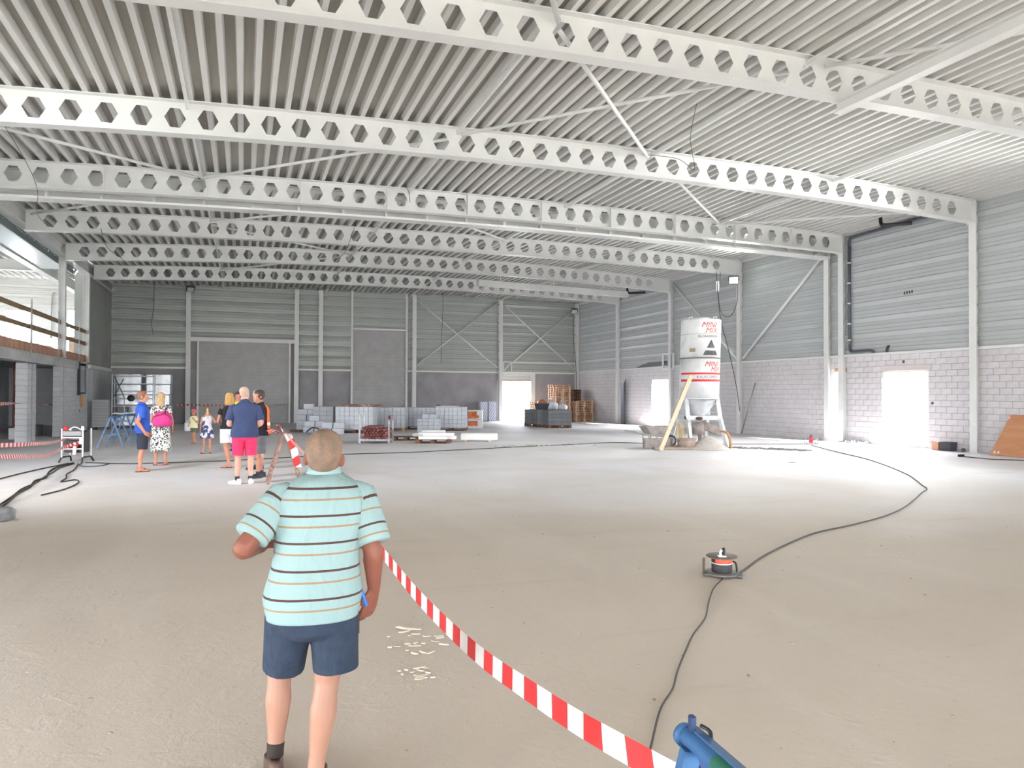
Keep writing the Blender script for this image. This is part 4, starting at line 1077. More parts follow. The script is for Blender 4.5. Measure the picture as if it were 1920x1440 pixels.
t = thing('planing_bench', 'small timber bench on the mezzanine behind the guard rail', 'bench', (-9.4, 41.0, 3.12), 0)
MB().box(-.6, .6, -.3, .3, .8, .86).build('top', M_PLANK, t)
for x in (-.5, .5):
    for y in (-.25, .25): MB().box(x-.03, x+.03, y-.03, y+.03, 0, .8).build('leg', M_PLANK, t)
tag(MB().cbox(-.25, .25, -.2, .2, 0, 1.35, .02).build('board_bundle', M_PLANK, None, None, (-7.75, 41.0, 3.12)), 'upright timber bundle on the mezzanine near the bright window', 'timber')
o = MB().tube(smooth_path([(-9.35, YB-.12, 7.0), (-9.45, YB-.12, 6.9), (-9.5, YB-.12, 6.2), (-9.52, YB-.12, 4.6)], 5), .035, 6).build('conduit', M_GALV); tag(o, 'thin grey conduit on the white annex wall', 'pipe')
for (x, y, m, l) in ((-8.0, 31.9, mat('red_oxide_post', (96, 46, 42), .7), 'dark red steel prop under the mezzanine between the block piers'), (-7.35, 26.9, M_PIPE, 'grey steel prop under the mezzanine left of the first pier'), (-7.9, 28.0, M_GALV, 'slim light prop under the mezzanine left of the first pier')):
    t = thing('mezzanine_prop', l, 'prop', (x, y, 0))
    MB().cyl((0, 0, 0), .05, 1.5, 10).build('outer_tube', m, t); MB().cyl((0, 0, 1.5), .04, 1.46, 10).build('inner_tube', m, t); MB().box(-.09, .09, -.09, .09, 0, .02).build('foot_plate', m, t); MB().box(-.09, .09, -.09, .09, 2.95, 2.97).build('head_plate', m, t)
tag(MB().cbox(-.2, .2, -1.6, 1.6, 0, .42, .02).build('low_block_sill', M_BLOCKD, None, None, (-7.9, 33.2, 0)), 'low block sill between the two block piers', 'sill')

# ------------------------------------------------------------------ trestles and barrier tape
def trestle(name, label, loc, rz, h, spread, L, m, m2=None, r=.022, group=None, ties=True):
    t = thing(name, label, 'trestle', loc, rz, group)
    MB().tube([(0, -L/2, h), (0, L/2, h)], .032, 10).build('top_rail', m2 or m, t)
    for y in (-L/2+.06, L/2-.06):
        for s in (-1, 1):
            lg = MB().bar((s*.02, y, h), (s*spread/2, y+(.06 if y > 0 else -.06), .0), .045, .028, 0, (0, 1, 0)).build('leg', m, t)
        if ties: MB().bar((-spread*.28, y, h*.44), (spread*.28, y, h*.44), .03, .02, 0, (0, 1, 0)).build('tie', m, t)
    return t
trestle('blue_trestle', 'blue steel trestle with spread legs, front one left of the blue T-shirt man', (-3.78, 25.9, 0), -.1, .98, .78, 1.0, M_BLUE)
trestle('blue_trestle', 'blue steel trestle behind the blue T-shirt man, rear one before the scaffold', (-3.72, 28.9, 0), -.25, .98, .78, 1.0, M_BLUE)
trestle('rusty_trestle', 'rusty A-shaped trestle tied with red and white tape beside the orange vest man', (.76, 14.95, 0), .02, .97, .62, .5, M_RUST, None, .022, None, False)
trestle('rusty_trestle', 'rusty trestle at far left picture edge with a concrete foot beside it', (-3.84, 12.35, 0), -.5, .95, .6, 1.0, M_RUST, None, .022, None, False)
tag(MB().lathe((0, 0, 0), [(0, 0), (.16, .0), (.2, .03), (.21, .12), (.16, .17), (.0, .17)], 20).build('concrete_weight', mat('dirty_concrete_weight', (150, 150, 150), .8, c2=(104, 104, 108), sc=5), None, None, (-3.12, 11.75, 0)), 'round grey concrete weight at far left beside the rusty trestle', 'weight')
M_TAPE = mat_uv('barrier_tape', (230, 60, 60), .45, lambda nt, u, v: mixc(nt, mth(nt, 'GREATER_THAN', mth(nt, 'FRACT', mth(nt, 'ADD', mth(nt, 'MULTIPLY', v, 1/.205), mth(nt, 'MULTIPLY', u, .24))), .5), (212, 208, 206), (196, 38, 40)))
def tape(label, pts, w=.075, tilt=0.0, twist=0.0, k=10, period=1.0, name='barrier_tape', flip=1, wdir=None):
    P = smooth_path(pts, k); V = []; F = []; U = []; L = 0
    for i, p in enumerate(P):
        d = (P[min(i+1, len(P)-1)]-P[max(i-1, 0)]).normalized()
        a = Vector((0, 0, 1)); a = (a-d*a.dot(d)).normalized(); b = d.cross(a)
        th = tilt+twist*i/len(P)
        s = (a*math.cos(th)+b*math.sin(th))*(w/2)
        if wdir: s = (Vector(wdir)*math.cos(twist*i/len(P))+d.cross(Vector(wdir))*math.sin(twist*i/len(P)))*(w/2)
        n = (d.cross(s)).normalized()*.0006
        V += [p-s-n, p+s-n, p-s+n, p+s+n]
        if i: L += (p-P[i-1]).length
        U.append(L*period)
    mb = MB(); uv = []
    for i in range(len(P)-1):
        o = 4*i
        F.append((o, o+4, o+5, o+1)); uv.append([(0, U[i]), (0, U[i+1]), (flip, U[i+1]), (flip, U[i])])
        F.append((o+3, o+7, o+6, o+2)); uv.append([(flip, U[i]), (flip, U[i+1]), (0, U[i+1]), (0, U[i])])
    mb.add(V, F, 0, True, uv)
    o = mb.build(name, M_TAPE); return tag(o, label, 'tape', 'red and white barrier tape')
tape('long red and white barrier tape sagging past the striped-shirt man to the lower right', [(0.780, 15.389, 1.006),(0.798, 13.571, 0.922),(0.865, 11.950, 0.841),(0.911, 10.335, 0.793),(0.932, 9.262, 0.770),(0.928, 7.452, 0.721),(0.906, 5.650, 0.655),(0.950, 5.208, 0.601),(0.993, 4.447, 0.532),(1.036, 3.793, 0.502),(1.063, 3.250, 0.513),(1.087, 2.814, 0.548),(1.127, 2.479, 0.564),(1.155, 2.234, 0.585),(1.234, 1.992, 0.578),(1.274, 1.850, 0.579)], .078, .35, -1.0, 10, .9)
tape('loose tape tail hanging down from the rusty trestle', [(.80, 14.62, .97), (.90, 14.6, .74), (.96, 14.58, .48), (1.0, 14.56, .33)], .15, 0, .25, 8, .6, wdir=(.94, -.34, 0))
tape('thin tape end tied up at the top of the rusty trestle', [(.72, 14.62, 1.0), (.66, 14.62, 1.12), (.60, 14.62, 1.13)], .06, 1.2, 0, 5)
tape('upper red and white tape from the far left trestle to the power box', [(-3.86, 12.4, .97), (-3.7, 15.5, .80), (-3.9, 18.2, .66), (-4.12, 20.9, .58)], .075, .1, .6)
tape('lower red and white tape from the far left trestle to the power box', [(-3.86, 12.4, .85), (-3.66, 15, .62), (-3.85, 18, .42), (-4.05, 20.2, .42), (-3.75, 20.8, .52)], .075, -.2, .3, 10, 1.7)
tape('red and white tape strung left of the first block pier', [(-7.2, 25.3, 1.42), (-7.2, 26.5, 1.36), (-7.2, 28, 1.37), (-7.2, 29.6, 1.34)], .10, .3, 5.0)
tape('red and white tape strung between the two block piers', [(-7.2, 30.8, 1.36), (-7.2, 32.2, 1.28), (-7.2, 33.6, 1.24), (-7.2, 35.1, 1.22)], .10, .2, 5.0)
tape('faint barrier tape along the blocked-up gateway of the back wall', [(-3.4, 43.9, 1.08), (-1.8, 43.9, 1.06), (0.2, 43.95, 1.04), (2.4, 44.2, 1.1)], .08, 0, 2.0, 12, 1.0)
tape('wrapped tape running left from the rusty trestle', [(.70, 15.05, .96), (.45, 15.9, 1.0), (.2, 16.6, 1.03)], .10, 1.0, .3, 6)

# blue and green trestle at the lower right, and the blue one the tape starts from
M_BG = mat_uv('blue_to_green_paint', (40, 100, 120), .45, lambda nt, u, v: mixc(nt, mth(nt, 'GREATER_THAN', v, .17), (48, 92, 138), (28, 90, 72)))
t = thing('green_trestle', 'blue and green steel trestle at the lower right picture edge', 'trestle', (1.15, 1.735, 0), -.08)
m = MB(); n_ = 12
R_ = []
for y in (0, -.02, -.08, -.3, -.6, -1.0):
    R_.append([(.026*math.cos(a)*(1 if y < -.01 else .9), y, .815+.026*math.sin(a)*(1 if y < -.01 else .9)) for a in [2*PI*j/n_ for j in range(n_)]])
m.rings(R_, 0, True, uv=[0, .02, .08, .3, .6, 1.0]); m.build('top_rail', M_BG, t)
MB().box(-.002, .022, -1.0, -.03, .836, .846).build('rail_strip', M_BG, t)
MB().rings([[(.034*math.cos(a), y, .812+.033*math.sin(a)) for a in [2*PI*j/16 for j in range(16)]] for y in (.005, -.012)]).build('end_cap', M_BLUE, t)
MB().cbox(-.009, .008, -.05, -.03, .835, .882, .003).build('stop_peg', mat('dark_blue_peg', (30, 52, 92), .5), t)
MB().tube(smooth_path([(.02, -.10, .834), (.03, -.08, .852), (.02, -.05, .856)], 4), .006, 6).build('hook', M_DARK, t)
for y in (-.06, -.9):
    MB().bar((-.015, y, .80), (-.20, y+.05, 0), .05, .03, 0, (0, 1, 0)).build('leg', M_BLUE, t)
    MB().bar((.02, y, .80), (.24, y+.05, 0), .05, .03, 0, (0, 1, 0)).build('leg', mat('navy_blue_leg', (34, 62, 108), .5), t)
    MB().bar((-.1, y+.02, .40), (.12, y+.02, .40), .03, .02, 0, (0, 1, 0)).build('tie', M_BLUE, t)

# ------------------------------------------------------------------ cable reel and cables
def reel():
    t = thing('cable_reel', 'grey and orange cable reel lying on its side on the floor', 'cable reel', (4.36, 5.95, 0), RZ)
    g = mat('reel_grey', (112, 110, 106), .55, c2=(96, 94, 92), sc=10); g2 = mat('reel_flange_grey', (108, 98, 88), .6, c2=(92, 84, 76), sc=8)
    def lz(prof, n=32, dx=0, dy=0): return MB().lathe((dx, dy, 0), prof, n)
    lz([(.165, .018), (.168, .022), (.168, .032), (.16, .036), (.05, .04), (.0, .04)]).build('lower_flange', g, t)
    lz([(.095, .04), (.098, .05), (.098, .16), (.09, .165)]).build('wound_cable', mat('wound_cable', (52, 52, 58), .55, c2=(40, 40, 44), sc=3, stretch=(1, 1, 40)), t)
    lz([(.05, .178), (.14, .178), (.148, .182), (.148, .190), (.14, .194), (.0, .194)]).build('upper_flange', g2, t)
    m = MB(); n = 20; A = [-.95+1.9*i/n for i in range(n+1)]
    m.add([(.101*math.sin(a), -.101*math.cos(a), z) for a in A for z in (.128, .180)], [(2*i, 2*i+2, 2*i+3, 2*i+1) for i in range(n)])
    m.build('orange_label', mat('orange_label', (222, 96, 62), .5, c2=(206, 70, 50), sc=20), t)
    lz([(.098, .120), (.102, .122), (.102, .128), (.098, .130)]).build('pale_band', M_WHITE, t)
    MB().cbox(-.055, .02, -.09, -.03, .194, .202, .002).build('socket_plate', M_WHITE, t)
    MB().tube(smooth_path([(-.02, -.06, .195), (-.03, -.055, .225), (-.015, -.05, .255)], 4), .012, 8).build('white_plug', M_WHITE, t)
    MB().tube(smooth_path([(.005, -.03, .195), (.01, -.03, .25), (.005, -.03, .272)], 4), [.016]*8+[.006], 8).build('dark_plug', M_DARK, t)
    MB().tube([(-.187, -.05, .02), (-.187, -.05, .18)], .012, 8).build('handle_post', mat('reel_handle', (88, 72, 62), .6), t)
    MB().tube([(-.187, -.05, .02), (-.10, -.03, .02), (.1, -.09, .02)], .012, 8).build('frame_tube', g, t)
    MB().tube(smooth_path([(.10, -.02, .14), (.13, -.02, .12), (.14, -.02, .04)], 4), .009, 8).build('cable_loop', M_BLACK, t)
    MB().tube([(.10, -.10, .022), (.15, -.14, .016), (.16, -.02, .016), (.19, -.05, .018)], .014, 8).build('foot_tube', g, t)
reel()
def cable(label, pts, r=.009, z=None, k=8, m=None):
    P = [(p[0], p[1], (p[2] if len(p) > 2 else r)) for p in pts]
    P = [(x, y, zz) for x, y, zz in P]
    o = MB().tube(smooth_path(P, k), r, 6).build('floor_cable', m or M_CABLE); return tag(o, label, 'cable')
random.seed(11)
def wig(P, a=.04): return [(x+random.uniform(-a, a), y+random.uniform(-a, a)) for x, y in P]
cable('black cable running from the cable reel in a wide curve to the right wall', [(18.46, 20.18), (17.02, 17.5), (16.03, 15.52), (14.97, 13.83), (13.72, 12.1), (12.95, 11.2), (12.38, 10.58), (11.95, 10.1), (11.37, 9.72), (9.78, 8.64), (8.72, 8.05), (7.7, 7.64), (6.81, 7.35), (6.02, 6.93), (5.26, 6.46), (4.75, 6.08), (4.5, 5.9)], .010)
cable('black cable running from the cable reel towards the lower picture edge', wig([(4.30, 5.86), (4.27, 5.82), (3.98, 5.55), (3.69, 5.21), (3.4, 4.85), (3.09, 4.55), (2.85, 4.28), (2.58, 3.98), (2.4, 3.75), (2.19, 3.54), (1.95, 3.23), (1.8, 3.02), (1.6, 2.6)], .004), .0062)
cable('thin black cable crossing the hall from the power box to the silo', wig([(-3.6, 20.6), (-2.7, 19.95), (-1.91, 19.91), (-.45, 20.03), (1.2, 20.6), (2.62, 21.09), (4.45, 21.2), (5.7, 21.6), (7.03, 22.0), (8.8, 22.5), (10.59, 22.91), (12.3, 23.3), (13.5, 22.6), (14.1, 21.2)], .05), .013)
cable('cable end lying on the floor before the plywood sheet', [(19.2, 15.03), (19.15, 14.5), (19.15, 14.17), (19.67, 13.66), (20.4, 13.0)], .014)
cable('thin cable from the red machine to the silo', [(18.7, 20.6), (17.6, 20.9), (16.4, 21.3), (15.3, 21.5), (14.7, 21.0)], .01)
o = MB().cbox(-.10, .10, -.04, .04, 0, .07, .015).build('cable_plug', M_BLACK, None, None, (19.2, 15.12, 0)); tag(o, 'black plug at the end of the cable before the plywood sheet', 'plug')
cable('upper cable trailing left from the power box', [(-4.0, 20.5), (-4.4, 18.5), (-4.6, 16.5), (-4.55, 15.0), (-4.5, 14.0)], .014)
cable('thick cable trailing from the power box to the far left trestle', [(-3.9, 20.55), (-4.02, 19.5), (-3.95, 18.4), (-3.75, 17.2), (-3.8, 16.6), (-3.65, 15.6), (-3.6, 14.6), (-3.45, 13.4), (-3.35, 12.6)], .018)
cable('second cable beside the thick one by the far left trestle', [(-3.85, 20.4), (-3.93, 19.3), (-3.85, 18.2), (-3.82, 17.4), (-3.72, 16.4), (-3.72, 15.4), (-3.6, 14.3), (-3.5, 13.2), (-3.42, 12.5)], .012)
cable('looped cable on the floor before the power box', [(-3.75, 20.3), (-3.55, 18.8), (-3.5, 17.8), (-3.35, 17.0), (-3.3, 16.3), (-3.12, 16.6), (-2.98, 16.2), (-2.95, 15.6), (-3.0, 15.0), (-3.1, 14.6), (-3.18, 14.3)], .013)
cable('short cable bight in front of the power box', [(-3.7, 20.5), (-3.65, 19.9), (-3.45, 19.5), (-3.15, 19.6), (-3.05, 20.1)], .012)

# ------------------------------------------------------------------ power distribution box
t = thing('power_box', 'site power distribution box with red sockets in a white tube frame', 'power box', (-3.92, 21.0, 0), RZ)
for x in (-.26, .26):
    MB().tube([(x, -.18, .12), (x, -.18, .84)], .02, 8).build('frame_post', M_WHITE, t); MB().tube([(x, .18, .12), (x, .18, .84)], .02, 8).build('frame_post', M_WHITE, t)
    MB().tube([(x*1.1, -.26, 0.0), (x, -.18, .13), (x, .18, .13), (x*1.1, .26, 0.0)], .022, 8).build('foot_tube', M_DARK, t)
for z in (.34, .62): MB().tube([(-.26, -.19, z), (.26, -.19, z)], .018, 8).build('cross_tube', M_WHITE, t)
MB().cbox(-.24, .24, -.14, .16, .24, .78, .02).build('body', M_DARK, t)
MB().cbox(-.23, .23, -.20, -.13, .66, .78, .01).build('cover', mat('grey_cover', (140, 138, 140), .5), t)
MB().cbox(-.22, .22, -.17, -.13, .57, .63, .006).build('window', mat('grey_window', (150, 146, 150), .35), t)
for x, z in ((-.15, .42), (-.05, .43)): MB().tube([(x, -.13, z), (x, -.22, z-.03)], .055, 12).build('socket', M_RED, t)
MB().tube([(.10, -.14, .46), (.10, -.24, .40)], .06, 12).build('socket', M_RED, t); MB().tube([(.10, -.24, .41), (.10, -.26, .20)], .04, 10).build('white_plug', M_WHITE, t)
MB().cbox(.2, .30, -.23, -.21, .46, .62, .004).build('white_label', M_WHITE, t)
MB().lathe((-.2, -.12, .80), [(.06, 0), (.05, .06), (.04, .1), (.0, .11)], 12).build('warning_cap', M_RED, t)
MB().lathe((.22, -.12, .80), [(.045, 0), (.03, .1), (.0, .11)], 12).build('white_cap', M_WHITE, t)
MB().tube(smooth_path([(-.15, -.1, .80), (0, -.1, .88), (.18, -.1, .81)], 5), .012, 6).build('carry_loop', M_WHITE, t)

# ------------------------------------------------------------------ small things by the right wall
o = MB().bar((20.72, 15.45, .02), (21.03, 15.35, 1.2), .02, .02).v
t = thing('plywood_sheet', 'orange-brown plywood sheet leaning against the right wall', 'plywood sheet')
M_PLY = mat('plywood_orange', (196, 142, 104), .7, c2=(178, 122, 84), sc=2.2, det=6, stretch=(1, .4, 2))
def shb(mb, y0, y1, z0, z1, off=0.0, th=.018, skew=0.0):
    A = Vector((20.62, 0, 0)); D = Vector((.42, 0, 1.18)).normalized(); N = Vector((-D.z, 0, D.x))
    V = [A+D*z+N*o+Vector((0, y+skew*z, 0)) for o in (off, off+th) for y, z in ((y0, z0), (y1, z0), (y1, z1), (y0, z1))]
    return mb.add(V, [(0, 3, 2, 1), (4, 5, 6, 7), (0, 1, 5, 4), (1, 2, 6, 5), (2, 3, 7, 6), (3, 0, 4, 7)])
shb(MB(), 15.32, 12.9, 0.0, 1.25, 0, .018, -.28).build('sheet', M_PLY, t)
shb(MB(), 14.35, 13.0, .62, .69, .02, .03, -.1).build('batten', mat('pale_batten', (218, 180, 134), .7), t)
for y in (15.18, 15.07): shb(MB(), y+.025, y-.025, .06, .12, .019, .012).build('white_spot', M_WHITE, t)
shb(MB(), 15.02, 14.95, 1.12, 1.19, .019, .01).build('pale_knot', mat('pale_knot', (226, 176, 150), .7), t)
t = thing('cardboard_box', 'brown opened cardboard box beside the wide doorway', 'box', (20.82, 17.22, 0), .1)
MB().cbox(-.12, .12, -.11, .11, 0, .24, .006).build('body', mat('cardboard', (196, 152, 126), .8), t); MB().add([(-.12, .11, .24), (-.12, -.11, .24), (-.24, -.08, .31), (-.24, .09, .3)], [(0, 1, 2, 3), (3, 2, 1, 0)]).build('flap', MATS['cardboard'], t)
t = thing('black_crate', 'black plastic crate beside the brown box near the wide doorway', 'crate', (20.86, 16.86, 0), .1)
MB().rings([[(-.14, -.16, 0), (.14, -.16, 0), (.14, .16, 0), (-.14, .16, 0)], [(-.16, -.18, .27), (.16, -.18, .27), (.16, .18, .27), (-.16, .18, .27)], [(-.14, -.16, .27), (.14, -.16, .27), (.14, .16, .27), (-.14, .16, .27)], [(-.12, -.14, .03), (.12, -.14, .03), (.12, .14, .03), (-.12, .14, .03)]], 0, False).build('body', mat('black_crate', (62, 62, 72), .6), t)
MB().box(-.17, .17, -.19, .19, .25, .275).build('rim', MATS['black_crate'], t)
tag(MB().ell((0, 0, .06), (.05, .07, .06)).build('dark_stone', M_PIPE, None, None, (20.95, 16.42, 0)), 'small dark lump on the floor right of the black crate', 'stone')
t = thing('red_machine', 'small red tool in a white wire frame on the bright floor by the slot doorway', 'tool', (18.86, 20.62, 0), RZ)
MB().cbox(-.05, .07, -.06, .06, .05, .27, .015).build('body', M_RED, t)
for x in (-.18, .2): MB().tube(smooth_path([(x, -.08, .02), (x, -.08, .2), (x, .08, .2), (x, .08, .02)], 3), .012, 6).build('frame_loop', M_GALV, t)
MB().tube([(-.18, -.08, .02), (.2, -.08, .02)], .012, 6).build('frame_tube', M_DARK, t); MB().cyl((.01, 0, .27), .03, .07, 10).build('cap', M_PIPE, t)
random.seed(4)
mb = MB()
for i in range(40):
    c = Vector((20.82+random.uniform(-.2, .2), 20.5+random.uniform(-.45, .4), random.uniform(0, .08)))
    M_ = Euler((random.uniform(0, 3), random.uniform(0, 3), random.uniform(0, 3))).to_matrix()
    mb.ell(c, (random.uniform(.03, .07), random.uniform(.02, .05), random.uniform(.01, .02)), 8, 5, 0, M_)
o = mb.build('debris', mat('white_scrap', (186, 186, 190), .7, c2=(120, 120, 124), sc=6), None, 'stuff'); tag(o, 'heap of white crumpled scrap at the wall beside the wide doorway', 'debris')
mb = MB()
for i in range(70):
    u = random.random(); c = Vector((15.2+1.3*u+random.uniform(-.25, .25), 20.1-1.7*u+random.uniform(-.2, .2), 0))
    M_ = Euler((random.uniform(-.2, .2), random.uniform(-.2, .2), random.uniform(0, 3))).to_matrix()
    mb.ell(c, (random.uniform(.06, .2), random.uniform(.04, .1), random.uniform(.01, .035)), 8, 5, 0, M_)
o = mb.build('rubble', mat('dark_mortar_crumbs', (128, 124, 124), .95), None, 'stuff'); tag(o, 'dark crumbs of spilled mortar on the floor right of the silo', 'rubble')
mb = MB()
for i in range(60):
    c = Vector((7.5+random.uniform(0, 4.2), 22.6+random.uniform(-.5, .6), 0)) if i < 26 else Vector((14.3+random.uniform(-1.6, 1.0), 20.2+random.uniform(-.9, .6), 0))
    M_ = Euler((random.uniform(-.3, .3), random.uniform(-.3, .3), random.uniform(0, 3))).to_matrix()
    mb.ell(c, (random.uniform(.03, .12), random.uniform(.03, .07), random.uniform(.01, .03)), 7, 5, 0, M_)
o = mb.build('crumbs', mat('pale_mortar_crumbs', (190, 184, 180), .95), None, 'stuff'); tag(o, 'pale mortar crumbs scattered on the floor around the silo', 'crumbs')
# plaster crumbs near the striped-shirt man and bits scattered over the floor
mb = MB(); M_CR = mat('plaster_crumbs', (206, 196, 182), .95, c2=(192, 180, 164), sc=20)
def shard(c, a, b, h, rz):
    M_ = Euler((random.uniform(-.15, .15), random.uniform(-.15, .15), rz)).to_matrix()
    n = 7; poly = [(a*math.cos(2*PI*j/n)*random.uniform(.75, 1.1), b*math.sin(2*PI*j/n)*random.uniform(.7, 1.1)) for j in range(n)]
    V = [Vector(c)+M_ @ Vector((x, y, 0)) for x, y in poly]+[Vector(c)+M_ @ Vector((x*.75, y*.7, h)) for x, y in poly]
    mb.add(V, [tuple(range(n, 2*n))]+[(i, (i+1) % n, n+(i+1) % n, n+i) for i in range(n)])
P0 = Vector((1.22, 5.15, 0))
shard((1.17, 5.38, 0), .13, .028, .012, -.5)
for i in range(20):
    shard((1.08+random.uniform(-.14, .28), 5.1+random.uniform(-.28, .25), 0), random.uniform(.015, .055), random.uniform(.01, .022), random.uniform(.004, .010), random.uniform(-.9, .2))
for i in range(16):
    shard((.98+random.uniform(-.06, .14), 4.5+random.uniform(-.1, .1), 0), random.uniform(.01, .05), random.uniform(.008, .02), random.uniform(.004, .009), random.uniform(-.9, .2))
o = mb.build('crumbs', M_CR, None, 'stuff'); tag(o, 'flattened plaster crumbs on the floor right of the striped-shirt man', 'crumbs')
mb = MB()
for i in range(150):
    d = random.uniform(2.6, 15); a = YAW+random.uniform(-.62, .62)
    sz = random.uniform(.3, 1)**2
    shard((d*math.sin(a), d*math.cos(a), 0), .004+.018*sz, .003+.010*sz, .002+.004*sz, random.uniform(0, 3))
for i in range(120):
    u = random.random()**.6
    shard((-.85+.5*random.random()+.1, 2.78+.18*random.random(), 0), random.uniform(.004, .013), random.uniform(.003, .009), random.uniform(.003, .006), random.uniform(0, 3))
o = mb.build('crumbs', mat('floor_grit', (182, 172, 158), .95, c2=(150, 140, 126), sc=1.2), None, 'stuff'); tag(o, 'small grit and chips scattered over the dusty concrete floor', 'grit')
mb = MB()
for (x, y, l, r, lb_) in ((4.86, 6.62, .035, .1, 'small dark strip on the floor just behind the cable reel'), (5.5, 7.4, .035, .0, 'small dark strip on the floor farther behind the cable reel'), (13.3, 15.2, .08, .1, 'dark scrap strip lying on the open floor before the bright doorway')):
    o = MB().cbox(-l, l, -l*.2, l*.2, 0, l*.16, l*.03).build('scrap_strip', M_PIPE, None, None, (x, y, 0)); o.rotation_euler = (0, 0, RZ+r)
    tag(o, lb_, 'scrap', 'dark scrap strips on the floor')

# ------------------------------------------------------------------ floodlights and hanging wires
def flood(label, loc, direction, glow):
    t = thing('floodlight', label, 'floodlight', loc)
    t.rotation_euler = Vector(direction).to_track_quat('-Y', 'Z').to_euler()
    MB().cbox(-.2, .2, -.05, .08, -.16, .16, .02).build('housing', M_DARK, t)
    MB().tube([(-.22, .0, 0), (-.22, .06, .2), (.22, .06, .2), (.22, .0, 0)], .018, 6).build('bracket', M_DARK, t)
    m = mat('lit_lens', (236, 255, 236), .3, emit=25.0) if glow else mat('glass_lens', (226, 230, 234), .12, .3)
    MB().cbox(-.17, .17, -.056, -.049, -.13, .13, .003).build('lens', m, t)
    for k in range(4): MB().box(-.15+.09*k, -.13+.09*k, .08, .11, -.13, .13).build('fin', M_DARK, t)
flood('black unlit floodlight at the top of the left back wall column', (-2.8, 44.1, 7.48), (.25, -.8, -.55), False)
flood('unlit floodlight with pale lens in the back right corner', (20.55, 43.9, 7.2), (-.4, -.8, -.3), False)
flood('added fill light on the right wall, outside the picture to the right', (20.5, 11.0, 7.0), (-.9, .3, -.3), True)  # fixture added for the unseen right-hand fill lamp
flood('added fill light on the left, outside the picture', (-6.45, 12.4, 6.8), (.8, .5, -.4), True)  # fixture added for the unseen left-hand fill lamp
flood('glowing floodlight hung under the fourth roof beam by the right wall', (20.42, 27.0, 6.82), (-.6, -.8, -.12), True)
def wire(label, pts, r=.012, k=8):
    o = MB().tube(smooth_path(pts, k), r, 5).build('hanging_wire', M_CABLE); return tag(o, label, 'wire')
wire('black wire hanging from the fourth roof beam down to the right wall column foot', [(19.6, 27.15, 7.2), (19.65, 27.1, 6.2), (19.75, 27.0, 5.0), (20.1, 26.9, 3.6), (20.5, 26.95, 2.2), (20.78, 27.05, 1.0)], .016)
wire('looped wire hanging below the lit floodlight', [(19.8, 27.1, 7.2), (19.7, 27.1, 6.0), (19.9, 27.1, 5.3), (20.3, 27.05, 5.25), (20.6, 27.0, 5.9), (20.62, 27.0, 6.7)], .012)
wire('wire running down the back corner below the unlit floodlight', [(20.5, 44.0, 7.15), (20.55, 44.1, 5.5), (20.8, 44.2, 3.6), (20.9, 44.25, 0.05)], .016)
wire('long thin wire hanging in front of the cross-braced back wall', [(11.6, 43.9, 8.05), (11.55, 43.9, 6.5), (11.5, 43.95, 5.0), (11.5, 44, 3.6)], .012)
wire('thin wire hanging beside the back left panels', [(-4.6, 43.9, 7.82), (-4.6, 43.9, 6.5), (-4.7, 43.9, 5.5), (-4.62, 43.9, 4.9)], .012)
wire('thin wire dangling from the nearest beam right of centre', [(9.05, 13.2, 8.02), (8.95, 13.3, 7.3), (9.0, 13.3, 6.9), (9.1, 13.4, 6.6), (9.2, 14.2, 7.1), (9.35, 15.95, 7.75)], .006)
wire('thin wire hanging at upper left behind the second beam', [(-4.6, 16.1, 7.35), (-4.5, 18.5, 6.8), (-4.6, 20.0, 6.5), (-5.3, 23.0, 6.6), (-5.8, 26.5, 6.95)], .006)
wire('short wire dangling from a purlin before the paired beams', [(4.2, 20.3, 7.6), (4.35, 20.4, 7.5), (4.4, 20.45, 7.35), (4.42, 20.5, 7.2)], .008)
wire('thin wire falling across the beams left of centre', [(3.35, 22.1, 7.2), (3.4, 24.5, 7.2), (3.45, 27.1, 6.9), (3.4, 30, 7.1)], .008)
wire('thin wire hanging at the left end of the rear beams', [(-4.4, 26.9, 7.1), (-4.4, 28, 6.7), (-4.35, 31, 6.8), (-4.4, 32.6, 6.9)], .008)
t = thing('hanging_tubes', 'pair of short white tubes hanging on the wire above the silo', 'tube', (19.62, 27.08, 6.3))
for x in (-.05, .05): MB().cyl((x, 0, 0), .02, .45, 8).build('tube', M_WHITE, t)
# ------------------------------------------------------------------ people
TORSO = [(.78, .09, .085, 0), (.84, .165, .112, -.012), (.91, .178, .125, -.015), (1.00, .165, .115, -.004), (1.08, .155, .108, .004), (1.18, .163, .112, .008), (1.28, .178, .116, .002), (1.36, .182, .106, -.006), (1.415, .152, .088, -.01), (1.45, .095, .07, -.012), (1.475, .066, .062, -.006), (1.51, .058, .060, .006), (1.57, .057, .060, .016)]
HEADR = [(-.008, .02, .07, .02), (.012, .044, .086, -.01), (.042, .060, .092, -.055), (.075, .068, .094, -.078), (.105, .072, .093, -.092), (.135, .075, .092, -.1), (.165, .074, .088, -.101), (.192, .067, .076, -.092), (.212, .052, .056, -.07), (.226, .03, .03, -.042), (.231, .006, .0, -.012)]
def interp(tab, z):
    if z <= tab[0][0]: return tab[0][1:]
    for a, b in zip(tab[:-1], tab[1:]):
        if z <= b[0]:
            f = (z-a[0])/(b[0]-a[0]); return tuple(p*(1-f)+q*f for p, q in zip(a[1:], b[1:]))
    return tab[-1][1:]
def ering(cx, cy, z, rx, ry, n=22, e=2.3):
    out = []
    for j in range(n):
        a = 2*PI*j/n; c, s = math.cos(a), math.sin(a)
        out.append(Vector((cx+rx*math.copysign(abs(c)**(2/e), c), cy+ry*math.copysign(abs(s)**(2/e), s), z)))
    return out
